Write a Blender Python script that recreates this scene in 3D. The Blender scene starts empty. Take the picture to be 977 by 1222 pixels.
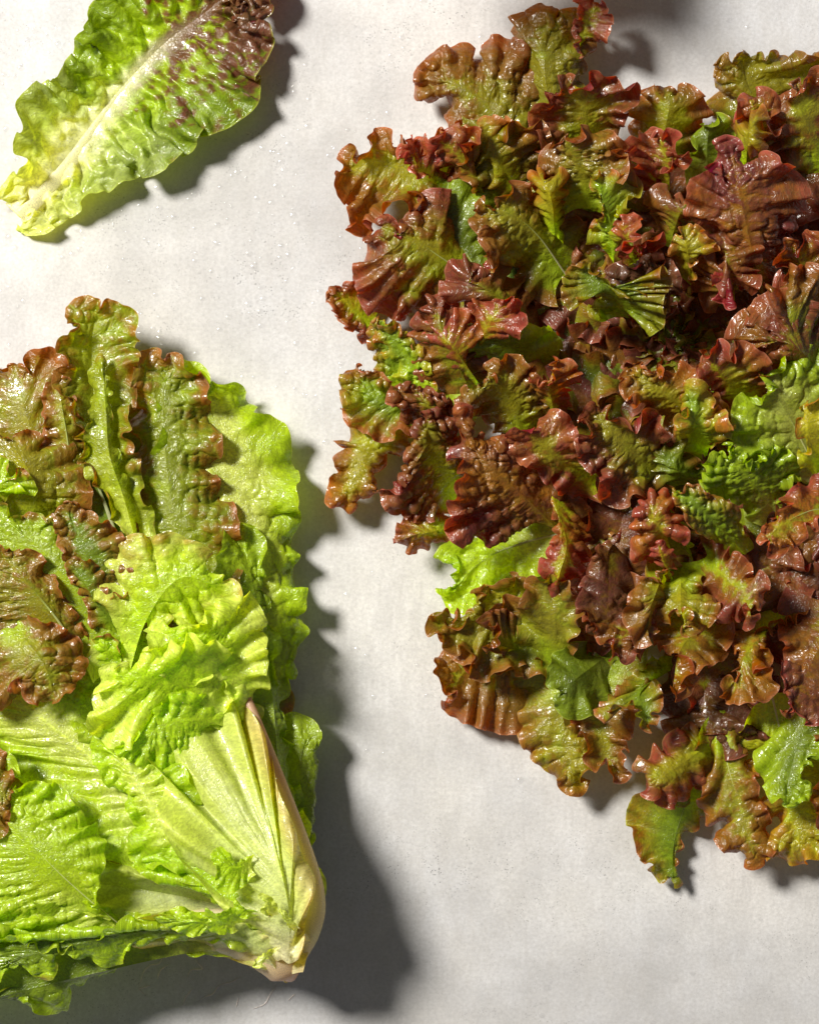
import bpy, math, random
import numpy as np

# ------------------------------------------------------------------ camera, light, world
S = 0.0004            # metres per photograph pixel on the table
CAM_H = 1.15          # camera height above the table
sc = bpy.context.scene
col = sc.collection
cam_d = bpy.data.cameras.new('camera'); cam = bpy.data.objects.new('camera', cam_d); col.objects.link(cam)
cam.location = (0, 0, CAM_H); cam_d.sensor_fit = 'VERTICAL'; cam_d.sensor_height = 24
cam_d.angle = 2*math.atan(0.5*1222*S/CAM_H); cam_d.clip_start = 0.01; cam_d.clip_end = 50
sc.camera = cam
w = bpy.data.worlds.new('World'); sc.world = w; w.use_nodes = True
bg = w.node_tree.nodes['Background']; bg.inputs[0].default_value = (0.95, 0.96, 1.0, 1); bg.inputs[1].default_value = 0.125

AZ, EL = math.radians(35), math.radians(45)      # light travels to the right and a little down the picture
ldir = np.array([math.cos(AZ)*math.cos(EL), -math.sin(AZ)*math.cos(EL), -math.sin(EL)])
kd = bpy.data.lights.new('studio_key', 'AREA'); kd.shape = 'DISK'; kd.size = 0.58; kd.energy = 152
kd.color = (1.0, 0.965, 0.90)
key = bpy.data.objects.new('studio_key', kd); col.objects.link(key)
kp = np.array([0.0, 0.0, 0.03]) - ldir*2.6
key.location = kp
from mathutils import Vector
key.rotation_euler = Vector(ldir).to_track_quat('-Z', 'Y').to_euler()
sc.view_settings.view_transform = 'Standard'; sc.view_settings.look = 'None'
sc.view_settings.exposure = 0.07; sc.view_settings.gamma = 1.0
sc.render.engine = 'CYCLES'
sc.cycles.max_bounces = 8; sc.cycles.transmission_bounces = 6; sc.cycles.diffuse_bounces = 4
sc.cycles.transparent_max_bounces = 8; sc.cycles.caustics_refractive = False; sc.cycles.caustics_reflective = False
sc.cycles.use_denoising = True; sc.cycles.sample_clamp_indirect = 4

rng = np.random.default_rng(7)

def world(P):
    """photograph pixels (x, y, height in pixels) -> metres"""
    P = np.asarray(P, float); z = P[..., 2]*S
    k = (CAM_H - z)/CAM_H
    return np.stack([(P[..., 0]-488.5)*S*k, (611-P[..., 1])*S*k, z], -1)

# ------------------------------------------------------------------ noise
_G = np.random.default_rng(3).random((256, 256)).astype(np.float32)
def vnoise(x, y, seed=0):
    x = np.asarray(x)+seed*17.31+1000; y = np.asarray(y)+seed*7.77+1000
    i = np.floor(x).astype(int); j = np.floor(y).astype(int); fx = x-i; fy = y-j
    fx = fx*fx*fx*(fx*(fx*6-15)+10); fy = fy*fy*fy*(fy*(fy*6-15)+10)
    a = _G[i & 255, j & 255]; b = _G[(i+1) & 255, j & 255]; c = _G[i & 255, (j+1) & 255]; d = _G[(i+1) & 255, (j+1) & 255]
    return ((a*(1-fx)+b*fx)*(1-fy)+(c*(1-fx)+d*fx)*fy)*2-1
def fbm(x, y, seed=0, o=4):
    s = 0; a = 1; t = 0
    for k in range(o):
        s = s+a*vnoise(x*2**k, y*2**k, seed+k*5); t += a; a *= .5
    return s/t
def worley(x, y, seed=0):
    x = x+seed*13.7+500; y = y+seed*5.1+500
    i = np.floor(x).astype(int); j = np.floor(y).astype(int)
    f1 = np.full(x.shape, 9.); f2 = np.full(x.shape, 9.)
    for di in (-1, 0, 1):
        for dj in (-1, 0, 1):
            a = (i+di) & 255; b = (j+dj) & 255
            d = np.hypot(i+di+0.15+0.7*_G[a, b]-x, j+dj+0.15+0.7*_G[b, (a+91) & 255]-y)
            f2 = np.minimum(f2, np.maximum(f1, d)); f1 = np.minimum(f1, d)
    return f1, f2
def sstep(a, b, x):
    t = np.clip((x-a)/(b-a), 0, 1); return t*t*(3-2*t)
def lerp(a, b, t): return a+(b-a)*t

# ------------------------------------------------------------------ splines
def spline(pts, n):
    P = np.asarray(pts, float); P = np.vstack([2*P[0]-P[1], P, 2*P[-1]-P[-2]])
    out = []
    for k in range(1, len(P)-2):
        t = np.linspace(0, 1, 24, endpoint=False)[:, None]
        p0, p1, p2, p3 = P[k-1:k+3]
        out.append(.5*((2*p1)+(-p0+p2)*t+(2*p0-5*p1+4*p2-p3)*t*t+(-p0+3*p1-3*p2+p3)*t**3))
    out = np.vstack(out+[P[-2][None]])
    d = np.r_[0, np.cumsum(np.linalg.norm(np.diff(out, axis=0), axis=1))]
    q = np.linspace(0, d[-1], n)
    return np.stack([np.interp(q, d, out[:, i]) for i in range(out.shape[1])], 1)
def upmat(n, m):
    """cubic resampling matrix from n to m samples"""
    M = np.zeros((m, n)); t = np.linspace(0, n-1, m)
    for r, x in enumerate(t):
        i = min(int(x), n-2); f = x-i
        w4 = (.5*(-f+2*f*f-f**3), .5*(2-5*f*f+3*f**3), .5*(f+4*f*f-3*f**3), .5*(-f*f+f**3))
        for k, ww in zip(range(i-1, i+3), w4): M[r, min(max(k, 0), n-1)] += ww
    return M

# ------------------------------------------------------------------ colours (linear)
PAL = dict(
    cream=(.68, .66, .46), pale=(.50, .56, .13), lime=(.34, .475, .010), green=(.135, .21, .003), deep=(.045, .10, .004),
    moss=(.20, .235, .008), olive=(.235, .205, .004), brown=(.205, .076, .013), ivory=(.54, .60, .25), maroon=(.17, .019, .028), pink=(.48, .18, .15), plum=(.12, .010, .028), tan=(.50, .31, .21))
PAL = {k: np.array(v) for k, v in PAL.items()}
STY = {   # base, middle, rim, red tone, where the red starts (0 = midrib, 1 = rim), how much
    'green': ('pale', 'green', 'lime', 'brown', 1.25, .8),
    'lime': ('pale', 'lime', 'lime', 'brown', 1.6, .5),
    'tip': ('lime', 'green', 'olive', 'brown', .80, .9),
    'olive': ('lime', 'olive', 'olive', 'brown', .62, .8),
    'brown': ('lime', 'olive', 'brown', 'brown', .30, .9),
    'maroon': ('lime', 'olive', 'maroon', 'maroon', .20, .93),
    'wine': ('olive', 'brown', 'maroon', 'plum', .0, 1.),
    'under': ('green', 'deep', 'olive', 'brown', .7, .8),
    'base': ('cream', 'ivory', 'pale', 'tan', 1.3, .4),
    'moss': ('pale', 'moss', 'moss', 'brown', .7, .8),
    'bronze': ('lime', 'olive', 'olive', 'brown', .52, .8),
    'ribbed': ('ivory', 'pale', 'lime', 'brown', 1.5, .5),
    'bright': ('pale', 'lime', 'pale', 'brown', 1.6, .5),
    'loose': ('cream', 'lime', 'green', 'plum', 9, 0.),
}

# ------------------------------------------------------------------ the leaf: a sheet whose rim has grown longer than its middle, relaxed until it buckles
def relax(X0, X, rad, g, iters, soft, bend, floor=1.0, gexp=2.2):
    ns, nr = X0.shape[:2]
    gr = (1+g*rad**gexp)[None, :, None]
    Ls = np.linalg.norm(np.diff(X0, axis=0), axis=2, keepdims=True)+1e-3
    Lr = np.linalg.norm(np.diff(X0, axis=1), axis=2, keepdims=True)+1e-3
    Ls = np.maximum(Ls, .30*np.median(Ls))
    Ld = np.sqrt(((Ls[:, 1:]+Ls[:, :-1])*.5)**2+((Lr[1:]+Lr[:-1])*.5)**2)
    wa = (soft*(1-rad)**1.5+.008)[None, :, None]*np.ones((ns, 1, 1)); wa[:, 0] = 1
    def proj(i, j, L, k):
        d = X[j]-X[i]; l = np.sqrt((d*d).sum(-1, keepdims=True))+1e-6
        c = d*(k*.5*(l-L)/l)
        X[i] += c; X[j] -= c
    A = slice(None)
    gm = (gr[:, 1:]+gr[:, :-1])*.5
    for it in range(iters):
        G = 1+(gr-1)*min(1, (it+4)/(iters*.7))
        for o in (0, 1):
            a, b = slice(o, ns-1, 2), slice(o+1, ns, 2)
            proj((a, A), (b, A), (Ls*G)[a], .8)
        for o in (0, 1):
            a, b = slice(o, nr-1, 2), slice(o+1, nr, 2)
            proj((A, a), (A, b), Lr[:, a], .8)
        # shear: keeps the sheet from collapsing sideways
        for o in (0, 1):
            a, b = slice(o, ns-1, 2), slice(o+1, ns, 2)
            proj((a, slice(0, -1)), (b, slice(1, None)), (Ld*gm)[a]*.97, .12)
            proj((a, slice(1, None)), (b, slice(0, -1)), (Ld*gm)[a]*.97, .12)
        m = (X[2:]+X[:-2])*.5-X[1:-1]; X[1:-1] += m*bend
        m = (X[:, 2:]+X[:, :-2])*.5-X[:, 1:-1]; X[:, 1:-1] += m*bend*.6
        X += (X0-X)*wa
        X[..., 2] = np.maximum(X[..., 2], floor)
    return X

def mesh_from_grid(name, V, cols, uv, mat, flip=False):
    ns, nr = V.shape[:2]
    idx = np.arange(ns*nr).reshape(ns, nr)
    q = np.stack([idx[:-1, :-1], idx[1:, :-1], idx[1:, 1:], idx[:-1, 1:]], -1).reshape(-1, 4)
    if flip: q = q[:, ::-1]
    me = bpy.data.meshes.new(name)
    me.vertices.add(ns*nr); me.vertices.foreach_set('co', V.reshape(-1).astype(np.float32))
    me.loops.add(q.size); me.loops.foreach_set('vertex_index', q.reshape(-1).astype(np.int32))
    me.polygons.add(len(q)); me.polygons.foreach_set('loop_start', np.arange(0, q.size, 4, dtype=np.int32))
    me.update(calc_edges=True)
    me.polygons.foreach_set('use_smooth', np.ones(len(q), bool))
    if cols is not None:
        ca = me.color_attributes.new('pigment', 'FLOAT_COLOR', 'POINT')
        ca.data.foreach_set('color', np.concatenate([cols.reshape(-1, 3), np.ones((ns*nr, 1))], 1).reshape(-1).astype(np.float32))
    if uv is not None:
        ul = me.uv_layers.new(name='UVMap'); ul.data.foreach_set('uv', uv.reshape(-1, 2)[q.reshape(-1)].reshape(-1).astype(np.float32))
    me.materials.append(mat)
    o = bpy.data.objects.new(name, me); col.objects.link(o)
    return o

def tube(name, pts, rad, mat, parent, colr, n=8, flat=.6):
    P = np.asarray(pts); m = len(P)
    T = np.gradient(P, axis=0); T /= np.linalg.norm(T, axis=1, keepdims=True)+1e-9
    B = np.cross(T, [0, 0, 1.]); B /= np.linalg.norm(B, axis=1, keepdims=True)+1e-9
    U = np.cross(B, T)
    a = np.linspace(0, 2*np.pi, n+1)
    R = np.asarray(rad)[:, None, None]
    V = P[:, None]+R*(np.cos(a)[None, :, None]*B[:, None]+np.sin(a)[None, :, None]*U[:, None]*flat)
    c = np.broadcast_to(np.asarray(colr)[:, None] if np.ndim(colr) > 1 else colr, V.shape).copy()
    o = mesh_from_grid(name, world(V), c, np.stack(np.meshgrid(np.arange(n+1)*2., np.arange(m)*2.), -1), mat, flip=True)
    o.parent = parent
    return o

_seed = [10]
def leaf(parent, reg, spine, outline, sty='maroon', g=.7, bul=3.0, cell=18, ruffle=42, soft=.10, zs=None, zo=None, rib=0, vein=1.0,
         teeth=2.5, red=None, it=110, name='leaf', seed=None, dz=0, label=None, nv=13, curl=0, res=2.1, tone=1.0, wrinkle=0, jz=0, side=0, fan=0):
    _seed[0] += 1; seed = _seed[0] if seed is None else seed
    x0, y0, k = reg
    def conv(L, z):
        P = np.array([(p[0]/k+x0, p[1]/k+y0, (p[2] if len(p) > 2 else 0)) for p in L], float)
        if z is not None:
            zz = np.interp(np.linspace(0, 1, len(P)), np.linspace(0, 1, len(z)), z)
            P[:, 2] += zz
        P[:, 2] += dz
        if parent.name == 'green_lettuce': P[:, 2] += 58*sstep(850, 1090, P[:, 1])
        return P
    sp, ou = conv(spine, zs), conv(outline, zo)
    if jz: ou[:, 2] += np.interp(np.arange(len(ou)), np.arange(0, len(ou)+3, 2), np.random.default_rng(seed).normal(0, jz, len(np.arange(0, len(ou)+3, 2))))
    sp = spline(sp, 60)
    per = np.linalg.norm(np.diff(spline(ou, 120), axis=0), axis=1).sum()
    ou = spline(ou, 400)
    if fan:
        kk = np.hanning(41); kk /= kk.sum(); ou = np.stack([np.convolve(np.pad(ou[:, i], 20, mode='reflect', reflect_type='odd'), kk, 'valid') for i in range(3)], 1)
    it_tip = int(np.argmin(np.linalg.norm(ou-sp[-1], axis=1))); it_tip = min(max(it_tip, 60), 340)
    u = np.arange(400)
    t = np.where(u <= it_tip, u/it_tip, (399-u)/(399-it_tip))
    t = .96*(1-(1-t)**1.35)*(1-fan)
    anc = np.stack([np.interp(t*59, np.arange(60), sp[:, i]) for i in range(3)], 1)
    width = np.linalg.norm(ou-anc, axis=1).mean()
    sp0 = ruffle/3.3
    ns = int(np.clip(per/sp0, 14, 90)); nr = int(np.clip(width/sp0, 5, 16))
    q = np.linspace(0, 399, ns); O = np.stack([np.interp(q, u, ou[:, i]) for i in range(3)], 1)
    A = np.stack([np.interp(q, u, anc[:, i]) for i in range(3)], 1); tt = np.interp(q, u, t/(1-fan))
    def sheet(O, A, n): r_ = np.linspace(0, 1, n)[None, :, None]; return A[:, None]*(1-r_)+O[:, None]*r_
    rad = np.linspace(0, 1, nr); X0 = sheet(O, A, nr)
    if curl: X0[..., 2] += curl*(rad[None]**3)
    sarc = np.linspace(0, per, ns)[:, None]; am = rad[None]**1.3
    X = X0.copy()
    # gentle random unevenness that decides where the rim will buckle
    X[..., 2] += vnoise(sarc/(ruffle*.75), rad[None]*1.2, seed)*am*ruffle*1.0
    X[..., 0] += vnoise(sarc/ruffle, rad[None]*1.2, seed+9)*am*ruffle*.22
    X[..., 1] += vnoise(sarc/ruffle, rad[None]*1.2, seed+19)*am*ruffle*.22
    if g > .12: X = relax(X0, X, rad, g, 70, soft, .06)
    # second, finer pass: the outermost rim frills again
    n2, r2 = int(ns*2.2), int(nr*2.0)
    Ua, Ub = upmat(ns, n2), upmat(nr, r2)
    up = lambda Y: np.einsum('ab,cbd->cad', Ub, np.einsum('ab,bcd->acd', Ua, Y))
    X1 = up(X); X0b = up(X0); rad2 = np.linspace(0, 1, r2)
    O2 = X1[:, -1]; s2 = np.linspace(0, per, n2)
    if g > .12:
        X = X1.copy(); X[..., 2] += vnoise(s2[:, None]/(ruffle*.36), rad2[None]*2, seed+33)*rad2[None]**2.5*ruffle*.16
        X[..., 1] += vnoise(s2[:, None]/(ruffle*.4), rad2[None]*2, seed+35)*rad2[None]**2.5*ruffle*.14
        X = relax(X1, X, rad2, min(g*.42, .27), 32, .30, .05, gexp=3.5)
    else: X = X1
    # uneven rim: shallow bays and lobes
    bay = (np.clip(fbm(s2/30, s2*0, seed+3, 3), -.2, 1)*teeth*3.2)[:, None]
    X0 = X0b; ns, nr = n2, r2; tt = np.interp(np.linspace(0, 1, ns), np.linspace(0, 1, len(tt)), tt)
    dd = X[:, :1]-X[:, -1:]; dd /= np.linalg.norm(dd, axis=2, keepdims=True)+1e-6
    X = X+dd*(bay*rad2[None]**2)[..., None]
    # refine
    ms = int(np.clip(per*(1+g*.6)/res, 60, 620)); mr = int(np.clip(width*1.15/res, 14, 130))
    Us, Ur = upmat(ns, ms), upmat(nr, mr)
    X = np.einsum('ab,bcd->acd', Us, X); X = np.einsum('ab,cbd->cad', Ur, X)
    XR = np.einsum('ab,bcd->acd', Us, X0); XR = np.einsum('ab,cbd->cad', Ur, XR)
    R = np.linspace(0, 1, mr)[None]*np.ones((ms, 1)); T = np.interp(np.linspace(0, 1, ms), np.linspace(0, 1, ns), tt)[:, None]*np.ones((1, mr))
    sa = np.linspace(0, per, ms)[:, None]*np.ones((1, mr))*(1+g*.4)
    rx, ry = XR[..., 0], XR[..., 1]
    wx = rx+6*fbm(rx/25, ry/25, seed, 2); wy = ry+6*fbm(rx/25, ry/25, seed+4, 2)
    # rest-metric coordinates for the puckers so that they do not stretch with the ruffles
    du = np.linalg.norm(np.diff(X, axis=0), axis=2).mean(0)
    px_s = rx*1.12+4*fbm(rx/18, ry/18, seed+50, 2); px_r = ry*1.12+4*fbm(rx/18, ry/18, seed+54, 2)
    # side veins running from the midrib out
    ph = np.linspace(0, nv, ms)[:, None]+.65*fbm(R*3, np.linspace(0, 30, ms)[:, None], seed+2, 3)+R*0
    vd = np.abs(ph-np.round(ph))*per/nv*(.25+.75*R)
    vn = np.exp(-(vd/2.6)**2)*(1-R)**.5
    vn2 = np.exp(-(vd/1.3)**2)*(1-.8*R)
    f1, f2 = worley(px_s/cell+.5*fbm(px_s/30, px_r/30, seed+6, 2), px_r/cell, seed)
    dome = np.clip(1.05-(f1*1.25)**2, 0, 1)**.8*np.clip((f2-f1)*5, 0, 1)**.5
    f1b, f2b = worley(px_s/(cell*.5), px_r/(cell*.5), seed+31)
    dome2 = np.clip((f2b-f1b)*1.7, 0, 1)**.7
    patch = sstep(-.35, .35, fbm(px_s/60, px_r/60, seed+8, 2))
    inner = sstep(0.02, .25, R)*sstep(1.0, .86, R)
    basef = sstep(.05, .35, T)
    d = bul*1.25*(dome-.4)*inner*(.15+.95*patch)*basef+bul*.26*(dome2-.5)*inner*basef-vein*1.5*vn*inner*(.4+.6*patch)+.25*min(1, bul/2.5)*fbm(px_s/9, px_r/9, seed+12, 3)*inner
    if wrinkle: d += wrinkle*((1-np.exp(-(vd/(.26*per/nv*(.25+.75*R)+.5))**2))-.6)*sstep(.04, .3, R)*(1-.75*R)*(.5+patch)
    d += 2.2*min(1, bul/2.5)*fbm(px_s/22, px_r/22, seed+14, 2)*sstep(.1, .5, R)
    Ns = np.cross(np.gradient(X, axis=1), np.gradient(X, axis=0)); Ns /= np.linalg.norm(Ns, axis=2, keepdims=True)+1e-9
    flip = Ns[..., 2].mean() < 0
    if flip: Ns = -Ns
    X = X+Ns*d[..., None]
    # little teeth in the rim
    th = teeth*(np.clip(fbm(sa/11, sa*0, seed+20, 2), -.2, 1)+.18*vnoise(sa/3.6, sa*0, seed+5)*sstep(-.1, .3, vnoise(sa/40, sa*0, seed+7)))
    din = XR[:, :1]-XR[:, -1:]; din /= np.linalg.norm(din, axis=2, keepdims=True)+1e-6
    X = X+din*(th*sstep(.86, 1, R))[..., None]
    X[..., 2] = np.maximum(X[..., 2], .8)
    # pigment, with highlights painted along the rim
    SIDE = (np.interp(np.linspace(0, 399, ms), [0, it_tip-20, it_tip+20, 399], [0, 0, 1, 1])[:, None])*np.ones((1, mr))
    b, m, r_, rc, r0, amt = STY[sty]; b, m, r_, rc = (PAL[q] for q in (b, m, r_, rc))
    wR, wT = .75, .25
    if red is not None: r0, amt = red[:2]
    if red is not None and len(red) > 2: wR, wT = red[2:]
    nz = fbm(px_s/34, px_r/34, seed+40, 3); nf = fbm(px_s/7, px_r/7, seed+41, 3)
    along = sstep(.0, .55, T+.15*nz); out = sstep(.1, .8, R+.2*nz)
    c = lerp(b, lerp(m, r_, out[..., None]), np.maximum(along, .8*sstep(.05, .6, R)*sstep(0, .2, T))[..., None])
    c = lerp(c, PAL['lime']*.9, (.4*sstep(.1, .7, fbm(px_s/24, px_r/24, seed+44, 3)))[..., None]*(0 if sty in ('wine', 'base') else 1))
    rr = sstep(r0-.18, r0+.30, R*wR+T*wT+.38*nz+.22*nf+.34*(dome-.5)*basef-.25*vn-.10*vn2)*amt
    n3 = fbm(px_s/50, px_r/50, seed+47, 2)
    c = lerp(c, lerp(rc, PAL['brown'], np.clip(.32+.5*nf+.9*n3, 0, 1)[..., None]*.85), rr[..., None])
    c = lerp(c, np.array((.36, .075, .070)), (rr*sstep(.72, 1, R+.1*nz)*.45)[..., None])  # painted rim highlight: the red lightens to pink outwards
    c = lerp(c, lerp(b, m*1.25, along[..., None]*.8), (np.clip(vn2*.4*min(vein, 1.5), 0, 1)*(1-.7*rr))[..., None])
    if sty == 'loose':
        pu = np.clip(sstep(.58, .78, T+.30*nz+.16*nf+.25*(dome-.5)-.22*(1-SIDE))+sstep(.16, .04, R)*sstep(.40, .6, T+.1*nf)*.9, 0, 1)
        c = lerp(c, PAL['plum'], (pu*.92)[..., None])
        wr = sstep(.95*(1-T)**2.2+.07, .0, R)*sstep(.8, .45, T)
        c = lerp(c, np.array((.66, .68, .48)), wr[..., None])
        c = lerp(c, PAL['pale'], (sstep(.35, .0, T)*.8*(1-wr))[..., None])
    if side: c = lerp(c, PAL['tan'], (sstep(.35, 1.0, R+.15*nz)*SIDE*side)[..., None])
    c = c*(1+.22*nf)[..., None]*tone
    edge = sstep(.965, 1, R)[..., None]
    c = lerp(c, lerp(PAL['pink'], PAL['pale'], 1-np.clip(rr, 0, 1)[..., None]), edge*.55)  # thin pale line painted for light catching the leaf's edge
    uv = np.stack(np.broadcast_arrays(px_s/10, px_r/10), -1)
    o = mesh_from_grid(name, world(X), np.clip(c, 0.004, 1), uv, M['leaf_wet'] if sty != 'base' else M['leaf_base'], flip=not flip)
    o.parent = parent
    if label: o['label'] = label
    if rib:
        n = 40; q = sp[np.linspace(0, 52, n).astype(int)].copy(); q[:, 2] -= .12*rib
        rr_ = .62*rib*(1-np.linspace(0, 1, n)**1.1*.88)
        cc = lerp(PAL['cream'], lerp(b, m, .3), np.linspace(0, 1, n)[:, None])
        tube('midrib', q, rr_, M['leaf_base'], o, cc*.9, flat=.42)
    return o
# ------------------------------------------------------------------ materials
def mat(name):
    m = bpy.data.materials.new(name); m.use_nodes = True; nt = m.node_tree; nt.nodes.clear()
    return m, nt, lambda t, **k: _n(nt, t, **k)
def _n(nt, t, **k):
    n = nt.nodes.new(t)
    for a, b in k.items():
        if a.startswith('i_'): n.inputs[a[2:].replace('_', ' ')].default_value = b
        else: setattr(n, a, b)
    return n
def leaf_material(name, rough, trans, bump, back, wet=.5):
    m, nt, N = mat(name); L = nt.links.new
    at = N('ShaderNodeAttribute', attribute_name='pigment')
    uv = N('ShaderNodeUVMap', uv_map='UVMap')
    geo = N('ShaderNodeNewGeometry')
    nz = N('ShaderNodeTexNoise'); nz.inputs['Scale'].default_value = 3.0; nz.inputs['Detail'].default_value = 6; L(uv.outputs[0], nz.inputs[0])
    vo = N('ShaderNodeTexVoronoi', feature='DISTANCE_TO_EDGE'); vo.inputs['Scale'].default_value = 2.3; 
    wp = N('ShaderNodeMixRGB', blend_type='ADD'); wp.inputs[0].default_value = .25; L(uv.outputs[0], wp.inputs[1]); L(nz.outputs[1], wp.inputs[2]); L(wp.outputs[0], vo.inputs[0])
    vein = N('ShaderNodeMapRange'); vein.inputs[1].default_value = 0; vein.inputs[2].default_value = .10; L(vo.outputs[0], vein.inputs[0])
    # fine vein net: paler lines; fine mottling
    hsv = N('ShaderNodeHueSaturation'); hsv.inputs['Saturation'].default_value = 1.1; L(at.outputs[0], hsv.inputs['Color'])
    mr = N('ShaderNodeMapRange'); mr.inputs[1].default_value = .3; mr.inputs[2].default_value = .7; mr.inputs[3].default_value = .78; mr.inputs[4].default_value = 1.22
    L(nz.outputs[0], mr.inputs[0]); L(mr.outputs[0], hsv.inputs['Value'])
    vm = N('ShaderNodeMixRGB', blend_type='MIX'); vm.inputs[2].default_value = (.36, .32, .04, 1)
    vi = N('ShaderNodeMath', operation='MULTIPLY_ADD'); vi.inputs[1].default_value = -.09; vi.inputs[2].default_value = .09; L(vein.outputs[0], vi.inputs[0]); L(vi.outputs[0], vm.inputs[0]); L(hsv.outputs[0], vm.inputs[1])
    bk = N('ShaderNodeMixRGB', blend_type='MIX'); bk.inputs[2].default_value = (.30, .33, .10, 1)
    bf = N('ShaderNodeMath', operation='MULTIPLY'); bf.inputs[1].default_value = back; L(geo.outputs['Backfacing'], bf.inputs[0]); L(bf.outputs[0], bk.inputs[0]); L(vm.outputs[0], bk.inputs[1])
    # relief
    b1 = N('ShaderNodeBump'); b1.inputs['Strength'].default_value = bump; b1.inputs['Distance'].default_value = .0006; L(vein.outputs[0], b1.inputs['Height'])
    b2 = N('ShaderNodeBump'); b2.inputs['Strength'].default_value = bump*.9; b2.inputs['Distance'].default_value = .0012; L(nz.outputs[0], b2.inputs['Height']); L(b1.outputs[0], b2.inputs['Normal'])
    p = N('ShaderNodeBsdfPrincipled'); L(bk.outputs[0], p.inputs['Base Color']); L(b2.outputs[0], p.inputs['Normal'])
    nr = N('ShaderNodeTexNoise'); nr.inputs['Scale'].default_value = .5; nr.inputs['Detail'].default_value = 3; L(uv.outputs[0], nr.inputs[0])
    rm = N('ShaderNodeMapRange'); rm.inputs[1].default_value = .35; rm.inputs[2].default_value = .65; rm.inputs[3].default_value = rough*.65; rm.inputs[4].default_value = rough*1.35
    L(nr.outputs[0], rm.inputs[0]); L(rm.outputs[0], p.inputs['Roughness'])
    p.inputs['Specular IOR Level'].default_value = .5
    p.inputs['Coat Weight'].default_value = wet; p.inputs['Coat Roughness'].default_value = .13; L(b1.outputs[0], p.inputs['Coat Normal'])
    # light through the leaf: more yellow, more saturated
    tc = N('ShaderNodeMixRGB', blend_type='MULTIPLY'); tc.inputs[0].default_value = 1; tc.inputs[2].default_value = (2.4, 2.3, .5, 1)
    L(vm.outputs[0], tc.inputs[1])
    gm = N('ShaderNodeGamma'); gm.inputs[1].default_value = 1.25; L(tc.outputs[0], gm.inputs[0]); tr = N('ShaderNodeBsdfTranslucent'); L(gm.outputs[0], tr.inputs[0]); L(b2.outputs[0], tr.inputs['Normal'])
    mx = N('ShaderNodeMixShader'); mx.inputs[0].default_value = trans; L(p.outputs[0], mx.inputs[1]); L(tr.outputs[0], mx.inputs[2])
    o = N('ShaderNodeOutputMaterial'); L(mx.outputs[0], o.inputs[0])
    return m
M = {}
M['leaf_wet'] = leaf_material('wet lettuce leaf', .32, .36, .34, .12, .5)
M['leaf_base'] = leaf_material('pale leaf base', .42, .30, .22, .15, .4)

def table_material():
    m, nt, N = mat('pale mottled table top'); L = nt.links.new
    tc = N('ShaderNodeTexCoord')
    def noise(s, d, off=0, r=.6, sx=1, sy=1):
        mp = N('ShaderNodeMapping'); mp.inputs['Location'].default_value = (off, off*.7, 0); mp.inputs['Scale'].default_value = (sx, sy, 1); L(tc.outputs['Object'], mp.inputs[0])
        n = N('ShaderNodeTexNoise'); n.inputs['Scale'].default_value = s; n.inputs['Detail'].default_value = d; n.inputs['Roughness'].default_value = r; L(mp.outputs[0], n.inputs[0]); return n.outputs[0]
    def rmp(src, a, b, c, d):
        r = N('ShaderNodeMapRange'); r.inputs[1].default_value = a; r.inputs[2].default_value = b; r.inputs[3].default_value = c; r.inputs[4].default_value = d; L(src, r.inputs[0]); return r.outputs[0]
    def mix(f, a, b, t='MIX'):
        x = N('ShaderNodeMixRGB', blend_type=t)
        for s, i in ((f, 0), (a, 1), (b, 2)):
            if isinstance(s, (int, float)): x.inputs[i].default_value = s
            elif isinstance(s, tuple): x.inputs[i].default_value = s
            else: L(s, x.inputs[i])
        return x.outputs[0]
    big = noise(7, 5, 0)
    c = mix(rmp(big, .35, .65, 0, 1), (.53, .53, .545, 1), (.64, .62, .585, 1))
    cloud = noise(28, 8, 3, .7)
    c = mix(rmp(cloud, .42, .72, 0, .45), c, (.31, .30, .285, 1))
    c = mix(rmp(noise(5, 6, 33, .65), .47, .66, 0, .5), c, (.27, .26, .25, 1))
    brush = noise(160, 6, 5, .7, 1, .22)
    c = mix(rmp(brush, .40, .70, 0, .42), c, (.42, .40, .38, 1))
    fine = noise(600, 5, 9, .7)
    c = mix(rmp(fine, .35, .65, .34, 0), c, (.25, .24, .23, 1))
    # dark specks gathered in patches
    sp = N('ShaderNodeTexVoronoi'); sp.inputs['Scale'].default_value = 760; L(tc.outputs['Object'], sp.inputs[0])
    pat = rmp(noise(9, 4, 21, .6), .46, .62, 0, 1)
    sm = N('ShaderNodeMath', operation='MULTIPLY'); L(rmp(sp.outputs[0], .14, .30, .8, 0), sm.inputs[0]); L(pat, sm.inputs[1])
    s2 = N('ShaderNodeMath', operation='MULTIPLY'); L(sm.outputs[0], s2.inputs[0]); L(rmp(noise(120, 3, 2), .45, .6, 0, 1), s2.inputs[1])
    c = mix(s2.outputs[0], c, (.10, .10, .10, 1))
    p = N('ShaderNodeBsdfPrincipled'); L(c, p.inputs['Base Color'])
    L(rmp(noise(40, 5, 7), .3, .7, .28, .55), p.inputs['Roughness'])
    p.inputs['Specular IOR Level'].default_value = .45
    b = N('ShaderNodeBump'); b.inputs['Strength'].default_value = .22; b.inputs['Distance'].default_value = .0003; L(noise(330, 6, 12, .65), b.inputs['Height'])
    b2 = N('ShaderNodeBump'); b2.inputs['Strength'].default_value = .12; b2.inputs['Distance'].default_value = .0015; L(noise(60, 3, 15), b2.inputs['Height']); L(b.outputs[0], b2.inputs['Normal'])
    L(b2.outputs[0], p.inputs['Normal'])
    o = N('ShaderNodeOutputMaterial'); L(p.outputs[0], o.inputs[0])
    return m
M['table'] = table_material()
m, nt, N = mat('water'); L = nt.links.new   # a thin clear film: what lies under shows through, the skin mirrors the lamp
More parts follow.
